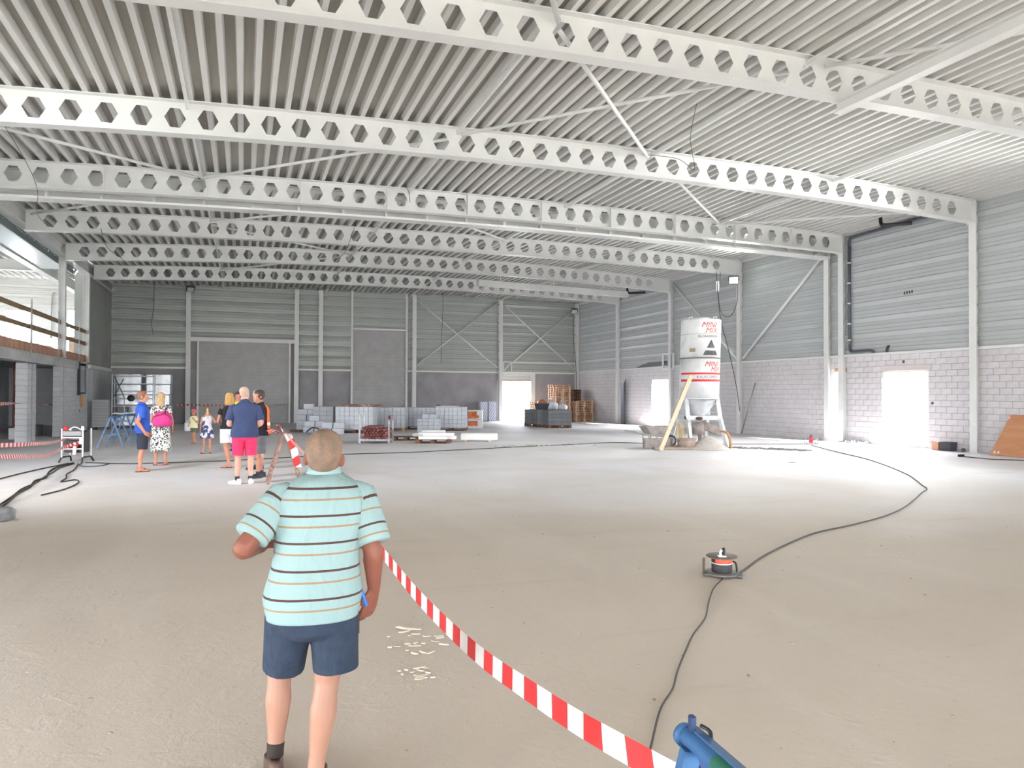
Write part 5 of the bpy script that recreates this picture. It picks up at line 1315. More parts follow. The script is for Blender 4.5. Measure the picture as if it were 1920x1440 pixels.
def finish(o, voxel, it=4, fac=.5):
    md = o.modifiers.new('fuse', 'REMESH'); md.mode = 'VOXEL'; md.voxel_size = voxel; md.use_smooth_shade = True
    sm = o.modifiers.new('soften', 'SMOOTH'); sm.factor = fac; sm.iterations = it
    dg = bpy.context.evaluated_depsgraph_get(); dg.update()
    me = bpy.data.meshes.new_from_object(o.evaluated_get(dg))
    old = o.data; o.modifiers.clear(); o.data = me; me.name = o.name
    for p in me.polygons: p.use_smooth = True
    bpy.data.meshes.remove(old)
    return o

class Body:
    def __init__(b, name, label, loc, rz, H, skin, w=1.0, fem=0.0, lean=(0, 0), bend=0.0, group=None):
        b.t = thing(name, label, 'person', loc, rz, group)
        b.s = H/1.75; b.w = w; b.skin = skin; b.lean = lean; b.bend = bend; b.mb = MB(); b.fem = fem
        b.hd = None
    def sp(b, z):
        h = max(0, z-.9)
        return (b.lean[0]*h, b.lean[1]*h+b.bend*h*h)
    def T(b, p):
        """rest point (1.75 m figure) moved with the lean of the trunk, scaled"""
        p = Vector(p); o = b.sp(p.z)
        return Vector((p.x+o[0], p.y+o[1], p.z))*b.s
    def P(b, p): return Vector(p)*b.s
    def torso_at(b, z):
        hw, hd, yo = interp(TORSO, z)
        if b.fem:
            hw *= 1 + b.fem*(.06 if z < 1.0 else (-.10 if z < 1.2 else -.07))
        k = b.w if z < 1.42 else 1+(b.w-1)*.3
        return hw*k, hd*k, yo
    def tring(b, z, e=0.0, ey=None, n=22):
        hw, hd, yo = b.torso_at(z); o = b.sp(z)
        return [p*b.s for p in ering(o[0], o[1]+yo, z, hw+e, hd+(e if ey is None else ey), n)]
    def trunk(b):
        b.mb.rings([b.tring(z) for z in (.78, .84, .9, .96, 1.02, 1.08, 1.14, 1.2, 1.26, 1.32, 1.37, 1.41, 1.44, 1.46, 1.48, 1.51, 1.57)])
        for s in (-1, 1): b.mb.ell(b.T((s*.165*b.w, -.008, 1.375)), tuple(q*b.s for q in (.050, .052, .050)))
    def limb(b, pts, radii):
        P = smooth_path([p*b.s for p in pts], 4); R = []
        n = len(pts)
        for i in range(len(P)):
            t = i/4; k = min(int(t), n-2); f = t-k
            R.append((radii[k]*(1-f)+radii[k+1]*f)*b.s)
        b.mb.tube(P, R, 14)
    def leg(b, hip, knee, ankle, toe, calf=1.0, foot=True):
        hip, knee, ankle = Vector(hip), Vector(knee), Vector(ankle)
        back = Vector((0, -1, 0)); d = (ankle-knee).normalized(); back = (back-d*back.dot(d)).normalized()
        k = calf
        pts = [hip, hip.lerp(knee, .45), hip.lerp(knee, .85), knee, knee.lerp(ankle, .14)+back*.008, knee.lerp(ankle, .32)+back*.016, knee.lerp(ankle, .55)+back*.010, knee.lerp(ankle, .80), ankle]
        b.limb(pts, [.088*b.w, .076*k, .058*k, .052*k, .050*k, .056*k, .047*k, .036*k, .035*k])
        if foot:
            tv = Vector(toe).normalized(); f0 = Vector(ankle)
            zf = f0.z-.035
            P = [f0-tv*.045+Vector((0, 0, -.045)), f0+tv*.02+Vector((0, 0, -.035)), f0+tv*.11+Vector((0, 0, -.055)), f0+tv*.185+Vector((0, 0, -.062))]
            b.mb.tube([p*b.s for p in P], [(.030*b.s, .030*b.s), (.036*b.s, .038*b.s), (.042*b.s, .024*b.s), (.030*b.s, .016*b.s)], 12, upv=(0, 0, 1))
            b.mb.ell((f0-tv*.04+Vector((0, 0, -.045)))*b.s, (.03*b.s, .035*b.s, .032*b.s))
    def arm(b, sh, el, wr, hd=None, palm=(0, -1, 0), curl=.45, fat=1.0, thumb=1, lift=True, hs=1.0):
        sh, el, wr = Vector(sh), Vector(el), Vector(wr)
        if lift: sh = b.T(sh)/b.s
        b.limb([sh, sh.lerp(el, .35), sh.lerp(el, .75), el, el.lerp(wr, .25), el.lerp(wr, .6), wr], [.046*min(fat, 1.05), .047*fat, .042*fat, .040*fat, .042*fat, .034*fat, .026*fat])
        d = Vector(hd).normalized() if hd else (wr-el).normalized()
        n = Vector(palm); n = (n-d*n.dot(d)).normalized(); side = d.cross(n)*thumb      # side points to the thumb
        s = b.s; h_ = hs
        k0 = wr+d*.095*h_
        b.mb.tube([(wr-d*.02)*s, (wr+d*.02)*s, (wr+d*.06*h_)*s, k0*s], [(.022*s*h_, .027*s*h_), (.018*s*h_, .034*s*h_), (.016*s*h_, .041*s*h_), (.012*s*h_, .039*s*h_)], 12, upv=side)
        for i, L in enumerate((.070, .080, .074, .058)):
            off = side*(.030-.0205*i)*h_; p = k0+off-d*.01; L *= h_; pts = [p-d*.015, p]; dd = d.copy()
            for q in (.46, .32, .26):
                dd = (dd*math.cos(curl)+n*math.sin(curl)) if q < .46 else (dd*math.cos(curl*.6)+n*math.sin(curl*.6))
                m_ = n - dd*n.dot(dd)
                pts.append(pts[-1]+dd.normalized()*L*q*1.25)
                if m_.length > .1: pass
            b.mb.tube([q*s for q in pts], [.0095*s*h_, .0098*s*h_, .0088*s*h_, .008*s*h_, .0065*s*h_], 8)
        th0 = wr+d*.028*h_+side*.026*h_
        pts = [th0, th0+(d*.026+side*.022+n*.008)*h_, th0+(d*.056+side*.030+n*.014)*h_, th0+(d*.080+side*.028+n*.018)*h_]
        b.mb.tube([q*s for q in pts], [.014*s*h_, .0125*s*h_, .0105*s*h_, .008*s*h_], 8)
    def head(b, yaw=0, pitch=0, roll=0, ears=True, k=1.0, off=(0, 0, 0)):
        base = b.T((off[0], .012+off[1], 1.517+off[2]))
        b.HM = Matrix.Translation(base) @ Euler((pitch, roll, yaw), 'YXZ').to_matrix().to_4x4() @ Matrix.Scale(b.s*k, 4)
        if True:
            Rm = Matrix.Rotation(yaw, 4, 'Z') @ Matrix.Rotation(-pitch, 4, 'X') @ Matrix.Rotation(roll, 4, 'Y')
            b.HM = Matrix.Translation(base) @ Rm @ Matrix.Scale(b.s*k, 4)
        def hr(sc=1.0, ds=0.0): return [[b.HM @ Vector((x, y, z)) for x, y, z in [(hw*math.cos(2*PI*j/20), (yf+yb)/2+(yf-yb)/2*math.sin(2*PI*j/20), z) for j in range(20)]] for z, hw, yf, yb in HEADR]
        b.mb.rings(hr())
        h = lambda p: b.HM @ Vector(p)
        q = b.s*k
        b.mb.tube([h((0, .088, .125)), h((0, .104, .098)), h((0, .112, .082)), h((0, .094, .074))], [.009*q, .012*q, .016*q, .012*q], 8)
        b.mb.tube([h((-.03, .084, .133)), h((0, .093, .133)), h((.03, .084, .133))], .011*q, 8)
        b.mb.tube([h((-.016, .088, .046)), h((0, .096, .046)), h((.016, .088, .046))], .009*q, 8)
        b.mb.tube([h((0, -.03, -.05)), h((0, -.02, .03))], [.058*q, .062*q], 14)
        if ears:
            for s in (-1, 1):
                M_ = (b.HM.to_3x3().normalized() @ Matrix.Rotation(s*-.35, 3, 'Z') @ Matrix.Rotation(.15, 3, 'X'))
                b.mb.ell(h((s*.080, -.012, .098)), (.011*q, .022*q, .034*q), 10, 7, 0, M_)
    def face(b, lips=(150, 88, 80)):
        h = lambda p: b.HM @ Vector(p); q = b.HM.to_scale()[0]
        me = mat('eye_white', (226, 220, 214), .3); mp = mat('dark_iris', (48, 38, 34), .3); ml = mat('lips_%d' % lips[0], lips, .5)
        for s in (-1, 1):
            e = MB().ell(h((s*.031, .081, .112)), (.0125*q, .0115*q, .0085*q), 10, 7).build('eye', me, b.t)
            MB().ell(h((s*.031, .0905, .112)), (.0055*q, .0045*q, .0055*q), 8, 5).build('iris', mp, e)
        MB().tube([h((-.024, .088, .0445)), h((0, .0985, .0435)), h((.024, .088, .0445))], .0045*q, 8).build('mouth', ml, b.t)
    def done(b, voxel=.008):
        o = b.mb.build('body', b.skin, b.t); finish(o, voxel*b.s, 5, .5); b.body = o
        return o
    # ---- hair and clothes
    def hair(b, m, e=.010, line=.135, nape=.045, front=.0, name='hair', top=.0, side=.085, sub=None):
        """cap of hair that sits proud of the skull above the hairline and sinks below the skin elsewhere"""
        R = []
        prof = HEADR[2:]
        fine = []
        for a, c in zip(prof[:-1], prof[1:]):
            for i in range(3):
                f = i/3; fine.append(tuple(p*(1-f)+q*f for p, q in zip(a, c)))
        fine.append(prof[-1])
        n = 28
        for z, hw, yf, yb in fine:
            ring = []
            for j in range(n):
                a = 2*PI*j/n; sx, sy = math.cos(a), math.sin(a)
                cut = line if sy > .45 else (nape if sy < -.25 else nape+(side-nape)*((sy+.25)/.7))
                f = (z-cut)/.02; f = max(-1, min(1, f)); g = e*f if f > 0 else .014*f
                cy = (yf+yb)/2; ry = (yf-yb)/2
                ring.append(b.HM @ Vector(((hw+g)*sx, cy+(ry+g)*sy, z+(top+e*.9 if f > 0 else 0)*max(0, (z-.15)/.08))))
            R.append(ring)
        return MB().rings(R).build(name, m, b.t)
    def lofts(b, name, m, R, uv=None, parent=None):
        return MB().rings(R, 0, True, uv=uv).build(name, m, parent or b.t)
    def shirt(b, m, hem=.86, e=.018, sleeves=((None), (None)), top=1.462, belly=0.0, name='shirt', flare=.012, collar=None, slr=.066, open_=False):
        mb = MB(); zs = [hem, hem+.008]+[hem+.008+(top-hem-.008)*i/16 for i in range(1, 17)]; R = []; U = []
        for i, z in enumerate(zs):
            hw, hd, yo = b.torso_at(z); o = b.sp(z)
            ee = e+flare*max(0, (1.15-z)/.3)
            if z < 1.25: hw = max(hw, b.torso_at(1.06)[0]); hd = max(hd, b.torso_at(1.1)[1]*(1+belly))
            if z > 1.43: ee *= .8
            k = 1.0
            R.append([p*b.s for p in ering(o[0], o[1]+yo, z, (hw+ee)*k, (hd+ee)*k, 28, 2.4)]); U.append(z*b.s)
        # fold the hem inwards
        o = b.sp(hem); hw, hd, yo = b.torso_at(hem+.02)
        mb.rings(R, 0, True, uv=U)
        for sd in sleeves:
            if sd is None: continue
            sh, end, r1 = Vector(sd[0]), Vector(sd[1]), sd[2]
            sh = b.T(sh)/b.s
            inn = sh+Vector((-.075*(1 if sd[0][0] > 0 else -1), 0, .010))
            P = [inn, sh.lerp(inn, .35), sh, sh.lerp(end, .33), sh.lerp(end, .66), sh.lerp(end, .97), end]
            k0_ = len(mb.uv)
            mb.tube([p*b.s for p in P], [.040*b.s, (slr-.008)*b.s, (slr+.002)*b.s, (slr+.006)*b.s, (slr*.5+r1*.5+.004)*b.s, r1*b.s, (r1-.004)*b.s], 18, 0, True, uvl=True)
            mb.uv[k0_:] = [[(u, .1775-max(v, .09)) for u, v in fu] for fu in mb.uv[k0_:]]
        o = mb.build(name, m, b.t)
        if collar:
            c = b.T((0, -.002, 1.463)); cm = MB(); s = b.s
            c0 = [(.088, -.012), (.086, .012), (.076, .042), (.068, .046), (.066, .02)]
            ob = b.sp(1.6); oa = b.sp(1.45); tx, ty = (ob[0]-oa[0])/.15, (ob[1]-oa[1])/.15
            cm.rings([[Vector((c.x+(q*math.cos(2*PI*j/24)+tx*z)*s, c.y+(q*.95*math.sin(2*PI*j/24)+ty*z)*s, c.z+(z-.02*math.sin(2*PI*j/24))*s)) for j in range(24)] for q, z in c0], uv=[0, .02, .05, .06, .09])
            cm.build('collar', collar, o)
        return o
    def shorts(b, m, L, Rr, top=1.0, e=.014, r0=.100, name='shorts', crotch=.79, lip=True):
        """L and Rr: (hip point, hem point, hem radius x, hem radius y)"""
        mb = MB()
        zs = [crotch-.01, crotch+.03, crotch+.07, .91, .96, top]
        RR = []
        for i, z in enumerate(zs):
            hw, hd, yo = b.torso_at(max(z, .85)); o = b.sp(z); k = (.55, .86, 1, 1, 1, 1)[i]
            RR.append([p*b.s for p in ering(o[0], o[1]+yo, z, (hw+e)*k, (hd+e)*(.8 if i == 0 else 1), 24, 2.3)])
        mb.rings(RR)
        for hip, hem, rx, ry in (L, Rr):
            hip, hem = Vector(hip), Vector(hem); R = []
            d = (hem-hip).normalized(); ax = Vector((1, 0, 0)); ax = (ax-d*ax.dot(d)).normalized(); ay = ax.cross(d)
            for f, k0 in ((0, 0), (.25, .2), (.5, .5), (.75, .8), (.98, 1), (1.0, .99))+(((1.0, .93), (.96, .90)) if lip else ()):
                c = hip.lerp(hem, f); qx = r0*b.w*(1-k0)+rx*k0; qy = (r0+.012)*b.w*(1-k0)+ry*k0
                R.append([(c+ax*(qx*math.cos(2*PI*j/22))+ay*(qy*math.sin(2*PI*j/22)))*b.s for j in range(22)])
            mb.rings(R)
        return mb.build(name, m, b.t)
    def shoe(b, m, ankle, toe, name='shoe', sole=None, tall=.06, thin=False):
        a = Vector(ankle); tv = Vector(toe).normalized(); sv = tv.cross(Vector((0, 0, 1))); mb = MB(); s = b.s
        g = a-Vector((0, 0, a.z)) if abs(a.z-.085) < .03 else a-Vector((0, 0, .085))
        out = [(-.085, .0), (-.075, .028), (-.02, .038), (.05, .042), (.11, .046), (.155, .042), (.19, .022), (.197, 0)]
        poly = [(x, y) for x, y in out]+[(x, -y) for x, y in out[-2:0:-1]]
        def lvl(z, k, dx=0.0, cut=None):
            P = []
            for x, y in poly:
                xx = x*k+dx
                P.append((g+tv*xx+sv*(y*k)+Vector((0, 0, z)))*s)
            return P
        if thin:
            mb.rings([lvl(0.0, 1), lvl(.018, 1.0), lvl(.02, .97)], 0, False)
            o = mb.build(name, m, b.t)
            for q in (-.036, .036): MB().tube([(g+tv*.02+sv*q+Vector((0, 0, .02)))*s, (g+tv*.09+sv*q*.6+Vector((0, 0, .058)))*s, (g+tv*.13+Vector((0, 0, .045)))*s], .008*s, 6).build('strap', m, o)
            return o
        R = [lvl(0.0, 1.0), lvl(.022, 1.03)]
        for z, kx in ((.045, 1.0), (.065, .93), (.085, .80), (.10, .6)):
            P = []
            for x, y in poly:
                top = .05 if x > .1 else .1
                zz = min(z, .052+.06*max(0, (.14-x))/.14) if x > 0 else z
                P.append((g+tv*(x*kx-.012*(z > .07))+sv*(y*kx)+Vector((0, 0, zz)))*s)
            R.append(P)
        mb.rings(R)
        o = mb.build(name, m, b.t)
        if sole: MB().rings([lvl(0.0, 1.02), lvl(.02, 1.05), lvl(.024, 1.0)], 0, False).build('sole', sole, o)
        return o
    def sock(b, m, knee, ankle, f0=.78):
        k, a = Vector(knee), Vector(ankle)
        MB().tube([k.lerp(a, f0)*b.s, k.lerp(a, f0+.01)*b.s, a*b.s, (a-Vector((0, 0, .02)))*b.s], [.041*b.s, .0415*b.s, .040*b.s, .040*b.s], 12).build('sock', m, b.t)

SK1 = mat('skin_tanned', (196, 136, 112), .5, c2=(184, 122, 98), sc=8, spec=.35)
SK2 = mat('skin_fair', (220, 172, 154), .5, c2=(210, 158, 140), sc=8, spec=.35)
def skin_two_tone():
    m = bpy.data.materials.new('skin_tanned_arms_paler_legs'); m.use_nodes = True
    nt = m.node_tree; b = nt.nodes['Principled BSDF']; b.inputs['Roughness'].default_value = .5; b.inputs['Specular IOR Level'].default_value = .35
    tc = nt.nodes.new('ShaderNodeTexCoord'); sp = nt.nodes.new('ShaderNodeSeparateXYZ'); nt.links.new(tc.outputs['Object'], sp.inputs[0])
    no = nt.nodes.new('ShaderNodeTexNoise'); no.inputs['Scale'].default_value = 14; nt.links.new(tc.outputs['Object'], no.inputs[0])
    mr = nt.nodes.new('ShaderNodeMapRange'); mr.inputs[1].default_value = .52; mr.inputs[2].default_value = .66; nt.links.new(sp.outputs[2], mr.inputs[0])
    legs = mixc(nt, mth(nt, 'MULTIPLY', no.outputs[0], .7), (170, 130, 112), (152, 108, 90))
    arms = mixc(nt, mth(nt, 'MULTIPLY', no.outputs[0], .7), (132, 82, 66), (116, 66, 54))
    nt.links.new(mixc(nt, mr.outputs[0], legs, arms), b.inputs['Base Color'])
    return m

# ---- the man in the striped polo shirt, walking away in front of the camera
def striped_man():
    H = 1.64
    b = Body('person', 'man in pale blue striped polo shirt and denim shorts walking away, nearest the camera', (.302, 3.405, 0), math.radians(-5.1), H, skin_two_tone(), 1.12, 0, (.085, .06), .22)
    s = b.s
    q = lambda x, y, z: (x/s, y/s, z/s)
    b.trunk()
    kl, al = q(-.145, .13, .455), q(-.162, .10, .115); kr, ar = q(.062, -.02, .455), q(.016, -.07, .085)
    b.leg((-.10, .02, .86), kl, al, (-.12, 1, 0), 1.12, False); b.leg((.10, 0, .86), kr, ar, (.10, 1, 0), 1.12, False)
    b.arm((.18, -.005, 1.345), q(.262, -.03, 1.03), q(.272, .02, .845), q(-.05, .04, -.2), (-.55, .80, 0), .36, 1.18, -1, True, 1.14)
    b.arm((-.18, -.005, 1.345), q(-.295, -.05, 1.075), q(-.235, .20, 1.03), q(.4, .5, .05), (0, 0, -1), .5, 1.18, -1)
    b.head(-.12, -.34, .06, True, 1.09, (0.0, .012, -.075))
    b.done(.0058)
    hm = mat('short_grey_blond_hair', (146, 118, 98), .8, c2=(112, 96, 84), sc=22, det=6, lo=.3, hi=.7, bump=.6, bsc=160, stretch=(1, 1, .5))
    b.hair(hm, .0055, .152, .056, 0, 'hair', 0, .088)
    def pat(nt, u, v):
        # one repeat: brown line, tan line; v is the height on the cloth in metres
        f = mth(nt, 'FRACT', mth(nt, 'DIVIDE', mth(nt, 'ADD', v, .0), .115))
        br = mth(nt, 'LESS_THAN', mth(nt, 'ABSOLUTE', mth(nt, 'SUBTRACT', f, .50)), .042)
        tn = mth(nt, 'LESS_THAN', mth(nt, 'ABSOLUTE', mth(nt, 'SUBTRACT', f, .10)), .036)
        c = mixc(nt, tn, (136, 163, 164), (140, 118, 92))
        return mixc(nt, br, c, (70, 46, 40))
    ms = mat_uv('striped_polo_cloth', (136, 163, 164), .85, pat)
    def add_fold(m, sc, st):
        nt = m.node_tree; bsdf = nt.nodes['Principled BSDF']; tc = nt.nodes.new('ShaderNodeTexCoord'); mp = nt.nodes.new('ShaderNodeMapping'); mp.inputs['Scale'].default_value = (1, 1, .5)
        nt.links.new(tc.outputs['Object'], mp.inputs[0]); no = nt.nodes.new('ShaderNodeTexNoise'); no.inputs['Scale'].default_value = sc; no.inputs['Detail'].default_value = 3; no.inputs['Distortion'].default_value = 1.2
        nt.links.new(mp.outputs[0], no.inputs[0]); bp = nt.nodes.new('ShaderNodeBump'); bp.inputs['Strength'].default_value = st; bp.inputs['Distance'].default_value = .06
        nt.links.new(no.outputs[0], bp.inputs['Height']); nt.links.new(bp.outputs[0], bsdf.inputs['Normal'])
    add_fold(ms, 5.5, .55)
    mcol = mat('pale_blue_collar', (138, 165, 167), .8)
    sh = b.shirt(ms, .745/s*1.0+.012, .024, (((-.185, -.005, 1.366), q(-.265, -.035, 1.12), .085), ((.185, -.005, 1.366), q(.268, -.02, 1.065), .083)), 1.47, .12, 'polo_shirt', .012, mcol, .074)
    md = mat('dark_denim', (38, 53, 74), .85, c2=(32, 46, 65), sc=18, bump=.25, bsc=120); add_fold(md, 7, .5)
    so = b.shorts(md, ((-.098, .015, .88), q(-.128, .085, .497), .100, .106), ((.092, 0, .88), q(.102, -.01, .505), .108, .106), .93, .008, .108, 'denim_shorts', .72, False)
    finish(so, .0065, 3, .5)
    mst = mat('denim_stitching', (96, 112, 132), .8)
    def pocket(cx, cz, w, h):
        P = [(cx-w, cz+h), (cx+w, cz+h), (cx+w, cz-h*.6), (cx, cz-h), (cx-w, cz-h*.6), (cx-w, cz+h)]
        mb = MB()
        pts = []
        for x, z in P:
            hw, hd, yo = b.torso_at(z); y = yo-(hd+.022)*math.sqrt(max(.05, 1-(abs(x)/(hw+.024))**2.3)); pts.append(b.P((x, y-.002, z)))
        mb.tube(pts, .0022, 5); mb.build('pocket_seam', mst, so)
    for cx in (-.095, .095): pocket(cx, .86, .055, .062)
    mk = mat('dark_sock', (48, 40, 38), .9); msh = mat('brown_shoe', (84, 62, 52), .6)
    b.sock(mk, kl, al, .88); b.sock(mk, kr, ar, .97)
    b.shoe(msh, (al[0], al[1], .10), (-.12, 1, 0)); b.shoe(msh, (ar[0], ar[1], .085), (.10, 1, 0))
    o = MB().cbox(-.012, .012, -.02, .02, -.05, .05, .004).build('side_tab', M_DARK, b.t, None, b.P((.205, -.01, .755)))
striped_man()

def std_legs(b, kl=(-.10, .015, .48), kr=(.10, .015, .48), al=(-.105, -.015, .085), ar=(.105, -.015, .085), tl=(-.2, 1, 0), tr=(.2, 1, 0), calf=1.0, foot=True):
    b.leg((-.092, 0, .87), kl, al, tl, calf, foot); b.leg((.092, 0, .87), kr, ar, tr, calf, foot)
    return kl, kr, al, ar, tl, tr

# ---- man in navy polo and pink shorts
def navy_man():
    b = Body('person', 'bald man in navy polo shirt, bright pink shorts and white shoes, seen from behind', (.03, 14.98, 0), 0.0, 1.87, SK2, 1.16, 0, (0, .03), .0)
    b.trunk(); L = std_legs(b, al=(-.12, -.01, .085), ar=(.11, -.0, .085), kl=(-.108, .01, .48), tl=(-.75, .7, 0), tr=(.1, 1, 0), foot=False, calf=1.05)
    b.arm((-.20, -.005, 1.36), (-.262, -.04, 1.08), (-.13, .17, 1.05), None, (0, 0, -1), .5, 1.15, -1); b.arm((.20, -.005, 1.36), (.262, -.04, 1.08), (.14, .17, 1.03), None, (0, 0, -1), .5, 1.15, 1)
    b.head(-.5, -.15, 0.0); b.face(); b.done(.008)
    b.hair(mat('cropped_grey_hair', (196, 168, 152), .8), .003, .17, .05, 0, 'hair', 0, .09)
    mn = mat('navy_polo', (62, 74, 112), .9, c2=(54, 66, 102), sc=5, bump=.3, bsc=9)
    b.shirt(mn, .84, .026, (((-.195, -.005, 1.365), (-.255, -.03, 1.14), .086), ((.195, -.005, 1.365), (.255, -.03, 1.14), .086)), 1.47, .08, 'polo_shirt', .014, mn, .078)
    mp = mat('pink_shorts_cloth', (238, 62, 112), .85, c2=(226, 48, 98), sc=5, bump=.3, bsc=8)
    b.shorts(mp, ((-.095, 0, .88), (-.116, .0, .515), .098, .105), ((.095, 0, .88), (.108, .0, .515), .100, .105), .98, .024, .106)
    ms = mat('dark_ankle_sock', (52, 54, 66), .9); b.sock(ms, L[0], L[2], .86); b.sock(ms, L[1], L[3], .86)
    b.shoe(M_WHITE, L[2], L[4]); b.shoe(M_WHITE, L[3], L[5])
navy_man()

def orange_man():
    b = Body('person', 'dark-haired man in black T-shirt, orange safety vest and grey shorts, turned to the left', (.33, 16.0, 0), 1.75, 1.80, SK1, 1.08, 0, (0, .02))
    b.trunk(); L = std_legs(b, foot=False, al=(-.10, .05, .085), kl=(-.1, .04, .48), ar=(.10, -.06, .085))
    b.arm((-.19, -.005, 1.37), (-.225, .02, 1.10), (-.10, .20, .95), None, (1, 0, 0), .5, 1.1, -1); b.arm((.19, -.005, 1.37), (.235, -.03, 1.09), (.16, .20, .98), None, (-1, 0, 0), .5, 1.1, 1)
    b.head(.1, -.02, 0); b.face(); b.done(.008)
    b.hair(mat('dark_brown_hair', (58, 46, 42), .75, c2=(78, 66, 60), sc=14), .014, .165, .045, 0, 'hair', .006, .10)
    mk = mat('black_tshirt_cloth', (34, 34, 46), .9)
    b.shirt(mk, .85, .020, (((-.185, -.005, 1.375), (-.222, .01, 1.16), .076), ((.185, -.005, 1.375), (.228, -.02, 1.16), .076)), 1.468, .12, 't_shirt', .012, mk, .072)
    # open vest: two front strips and a back panel that stand off the shirt
    mo = mat('orange_vest_cloth', (255, 104, 34), .7); mb = MB(); mr = mat('vest_reflective_band', (236, 226, 220), .4)
    def vest_strip(a0, a1, z0, z1, e, m, name, n=10, k=9):
        mb = MB(); V = []
        for i in range(k+1):
            z = z0+(z1-z0)*i/k; hw, hd, yo = b.torso_at(z); o = b.sp(z)
            if z < 1.2: hw = max(hw, b.torso_at(1.06)[0]); hd = max(hd, b.torso_at(1.1)[1]*1.12)
            for j in range(n+1):
                a = a0+(a1-a0)*j/n
                for ee in (e, e+.008):
                    V.append(Vector((o[0]+(hw+ee)*math.cos(a), o[1]+yo+(hd+ee)*math.sin(a), z))*b.s)
        W_ = 2*(n+1); F = []
        for i in range(k):
            for j in range(n):
                p = i*W_+2*j
                F.append((p, p+W_, p+W_+2, p+2)); F.append((p+1, p+3, p+W_+3, p+W_+1))
        for j in range(n):
            p = 2*j; F.append((p, p+2, p+3, p+1)); p = k*W_+2*j; F.append((p, p+1, p+3, p+2))
        for i in range(k):
            p = i*W_; F.append((p, p+1, p+W_+1, p+W_)); p = i*W_+2*n; F.append((p, p+W_, p+W_+1, p+1))
        return mb.add(V, F, 0, True).build(name, m, b.t)
    vest_strip(-PI/2-1.0, -PI/2+1.2, .88, 1.455, .052, mo, 'vest_back', 16)
    vest_strip(PI*.12, PI*.36, .88, 1.44, .036, mo, 'vest_front', 6)
    vest_strip(-PI/2-1.02, -PI/2+1.2, 1.05, 1.11, .061, mr, 'reflective_band', 16)
    mg = mat('grey_shorts_cloth', (118, 118, 124), .9, c2=(104, 104, 110), sc=6)
    b.shorts(mg, ((-.092, 0, .88), (-.104, .03, .49), .095, .105), ((.092, 0, .88), (.104, -.03, .49), .095, .105), .98, .022, .104)
    ms = mat('dark_blue_shoe', (40, 44, 58), .6)
    for k in (0, 1): b.sock(mat('dark_ankle_sock', (52, 54, 66), .9), L[k], L[2+k], .88); b.shoe(ms, L[2+k], L[4+k])
orange_man()

def grey_hair_man():
    b = Body('person', 'grey-haired man mostly hidden between the navy polo man and the orange vest man', (.30, 17.7, 0), 2.6, 1.80, SK2, 1.05)
    b.trunk(); L = std_legs(b, foot=False)
    b.arm((-.19, -.005, 1.37), (-.235, .0, 1.1), (-.2, .16, .92), None, (1, 0, 0), .5, 1.05, -1); b.arm((.19, -.005, 1.37), (.235, .0, 1.1), (.2, .16, .92), None, (-1, 0, 0), .5, 1.05, 1)
    b.head(0, 0, 0); b.face(); b.done(.009)
    b.hair(mat('mid_grey_hair', (150, 146, 146), .8), .012, .165, .05, 0, 'hair', .004, .1)
    mk = mat('dark_shirt_cloth', (44, 46, 56), .9)
    b.shirt(mk, .86, .018, (((-.185, -.005, 1.375), (-.225, 0, 1.16), .074), ((.185, -.005, 1.375), (.225, 0, 1.16), .074)), 1.468, .05, 'shirt', .012, mk, .07)
    b.shorts(MATS['grey_shorts_cloth'], ((-.092, 0, .88), (-.102, .01, .5), .092, .1), ((.092, 0, .88), (.102, .01, .5), .092, .1), .98, .02, .1)
    for k in (0, 1): b.shoe(MATS['dark_blue_shoe'], L[2+k], L[4+k])
grey_hair_man()

def hivis_person():
    b = Body('person', 'person in yellow safety vest facing the camera, visible over the navy polo shoulder', (-.16, 23.6, 0), PI-.1, 1.77, SK1, 1.0)
    b.trunk(); L = std_legs(b)
    b.arm((-.19, -.005, 1.37), (-.23, .0, 1.1), (-.16, .16, .98), None, (1, 0, 0), .5, 1.0, -1); b.arm((.19, -.005, 1.37), (.23, .0, 1.1), (.16, .16, .98), None, (-1, 0, 0), .5, 1.0, 1)
    b.head(0, -.1, 0); b.face(); b.done(.010)
    b.hair(mat('dark_brown_hair', (72, 58, 52)), .012, .16, .05, 0, 'hair', .004, .1)
    my = mat('yellow_vest_cloth', (206, 232, 60), .7)
    b.shirt(my, .84, .022, (((-.185, -.005, 1.375), (-.215, 0, 1.24), .076), ((.185, -.005, 1.375), (.215, 0, 1.24), .076)), 1.455, .05, 'safety_vest', .012, None, .07)
    b.shorts(mat('work_trousers', (58, 60, 70), .9), ((-.092, 0, .88), (-.103, -.01, .10), .07, .08), ((.092, 0, .88), (.103, -.01, .10), .07, .08), .98, .018, .098, 'trousers')
    for k in (0, 1): b.shoe(M_BLACK, L[2+k], L[4+k])
hivis_person()

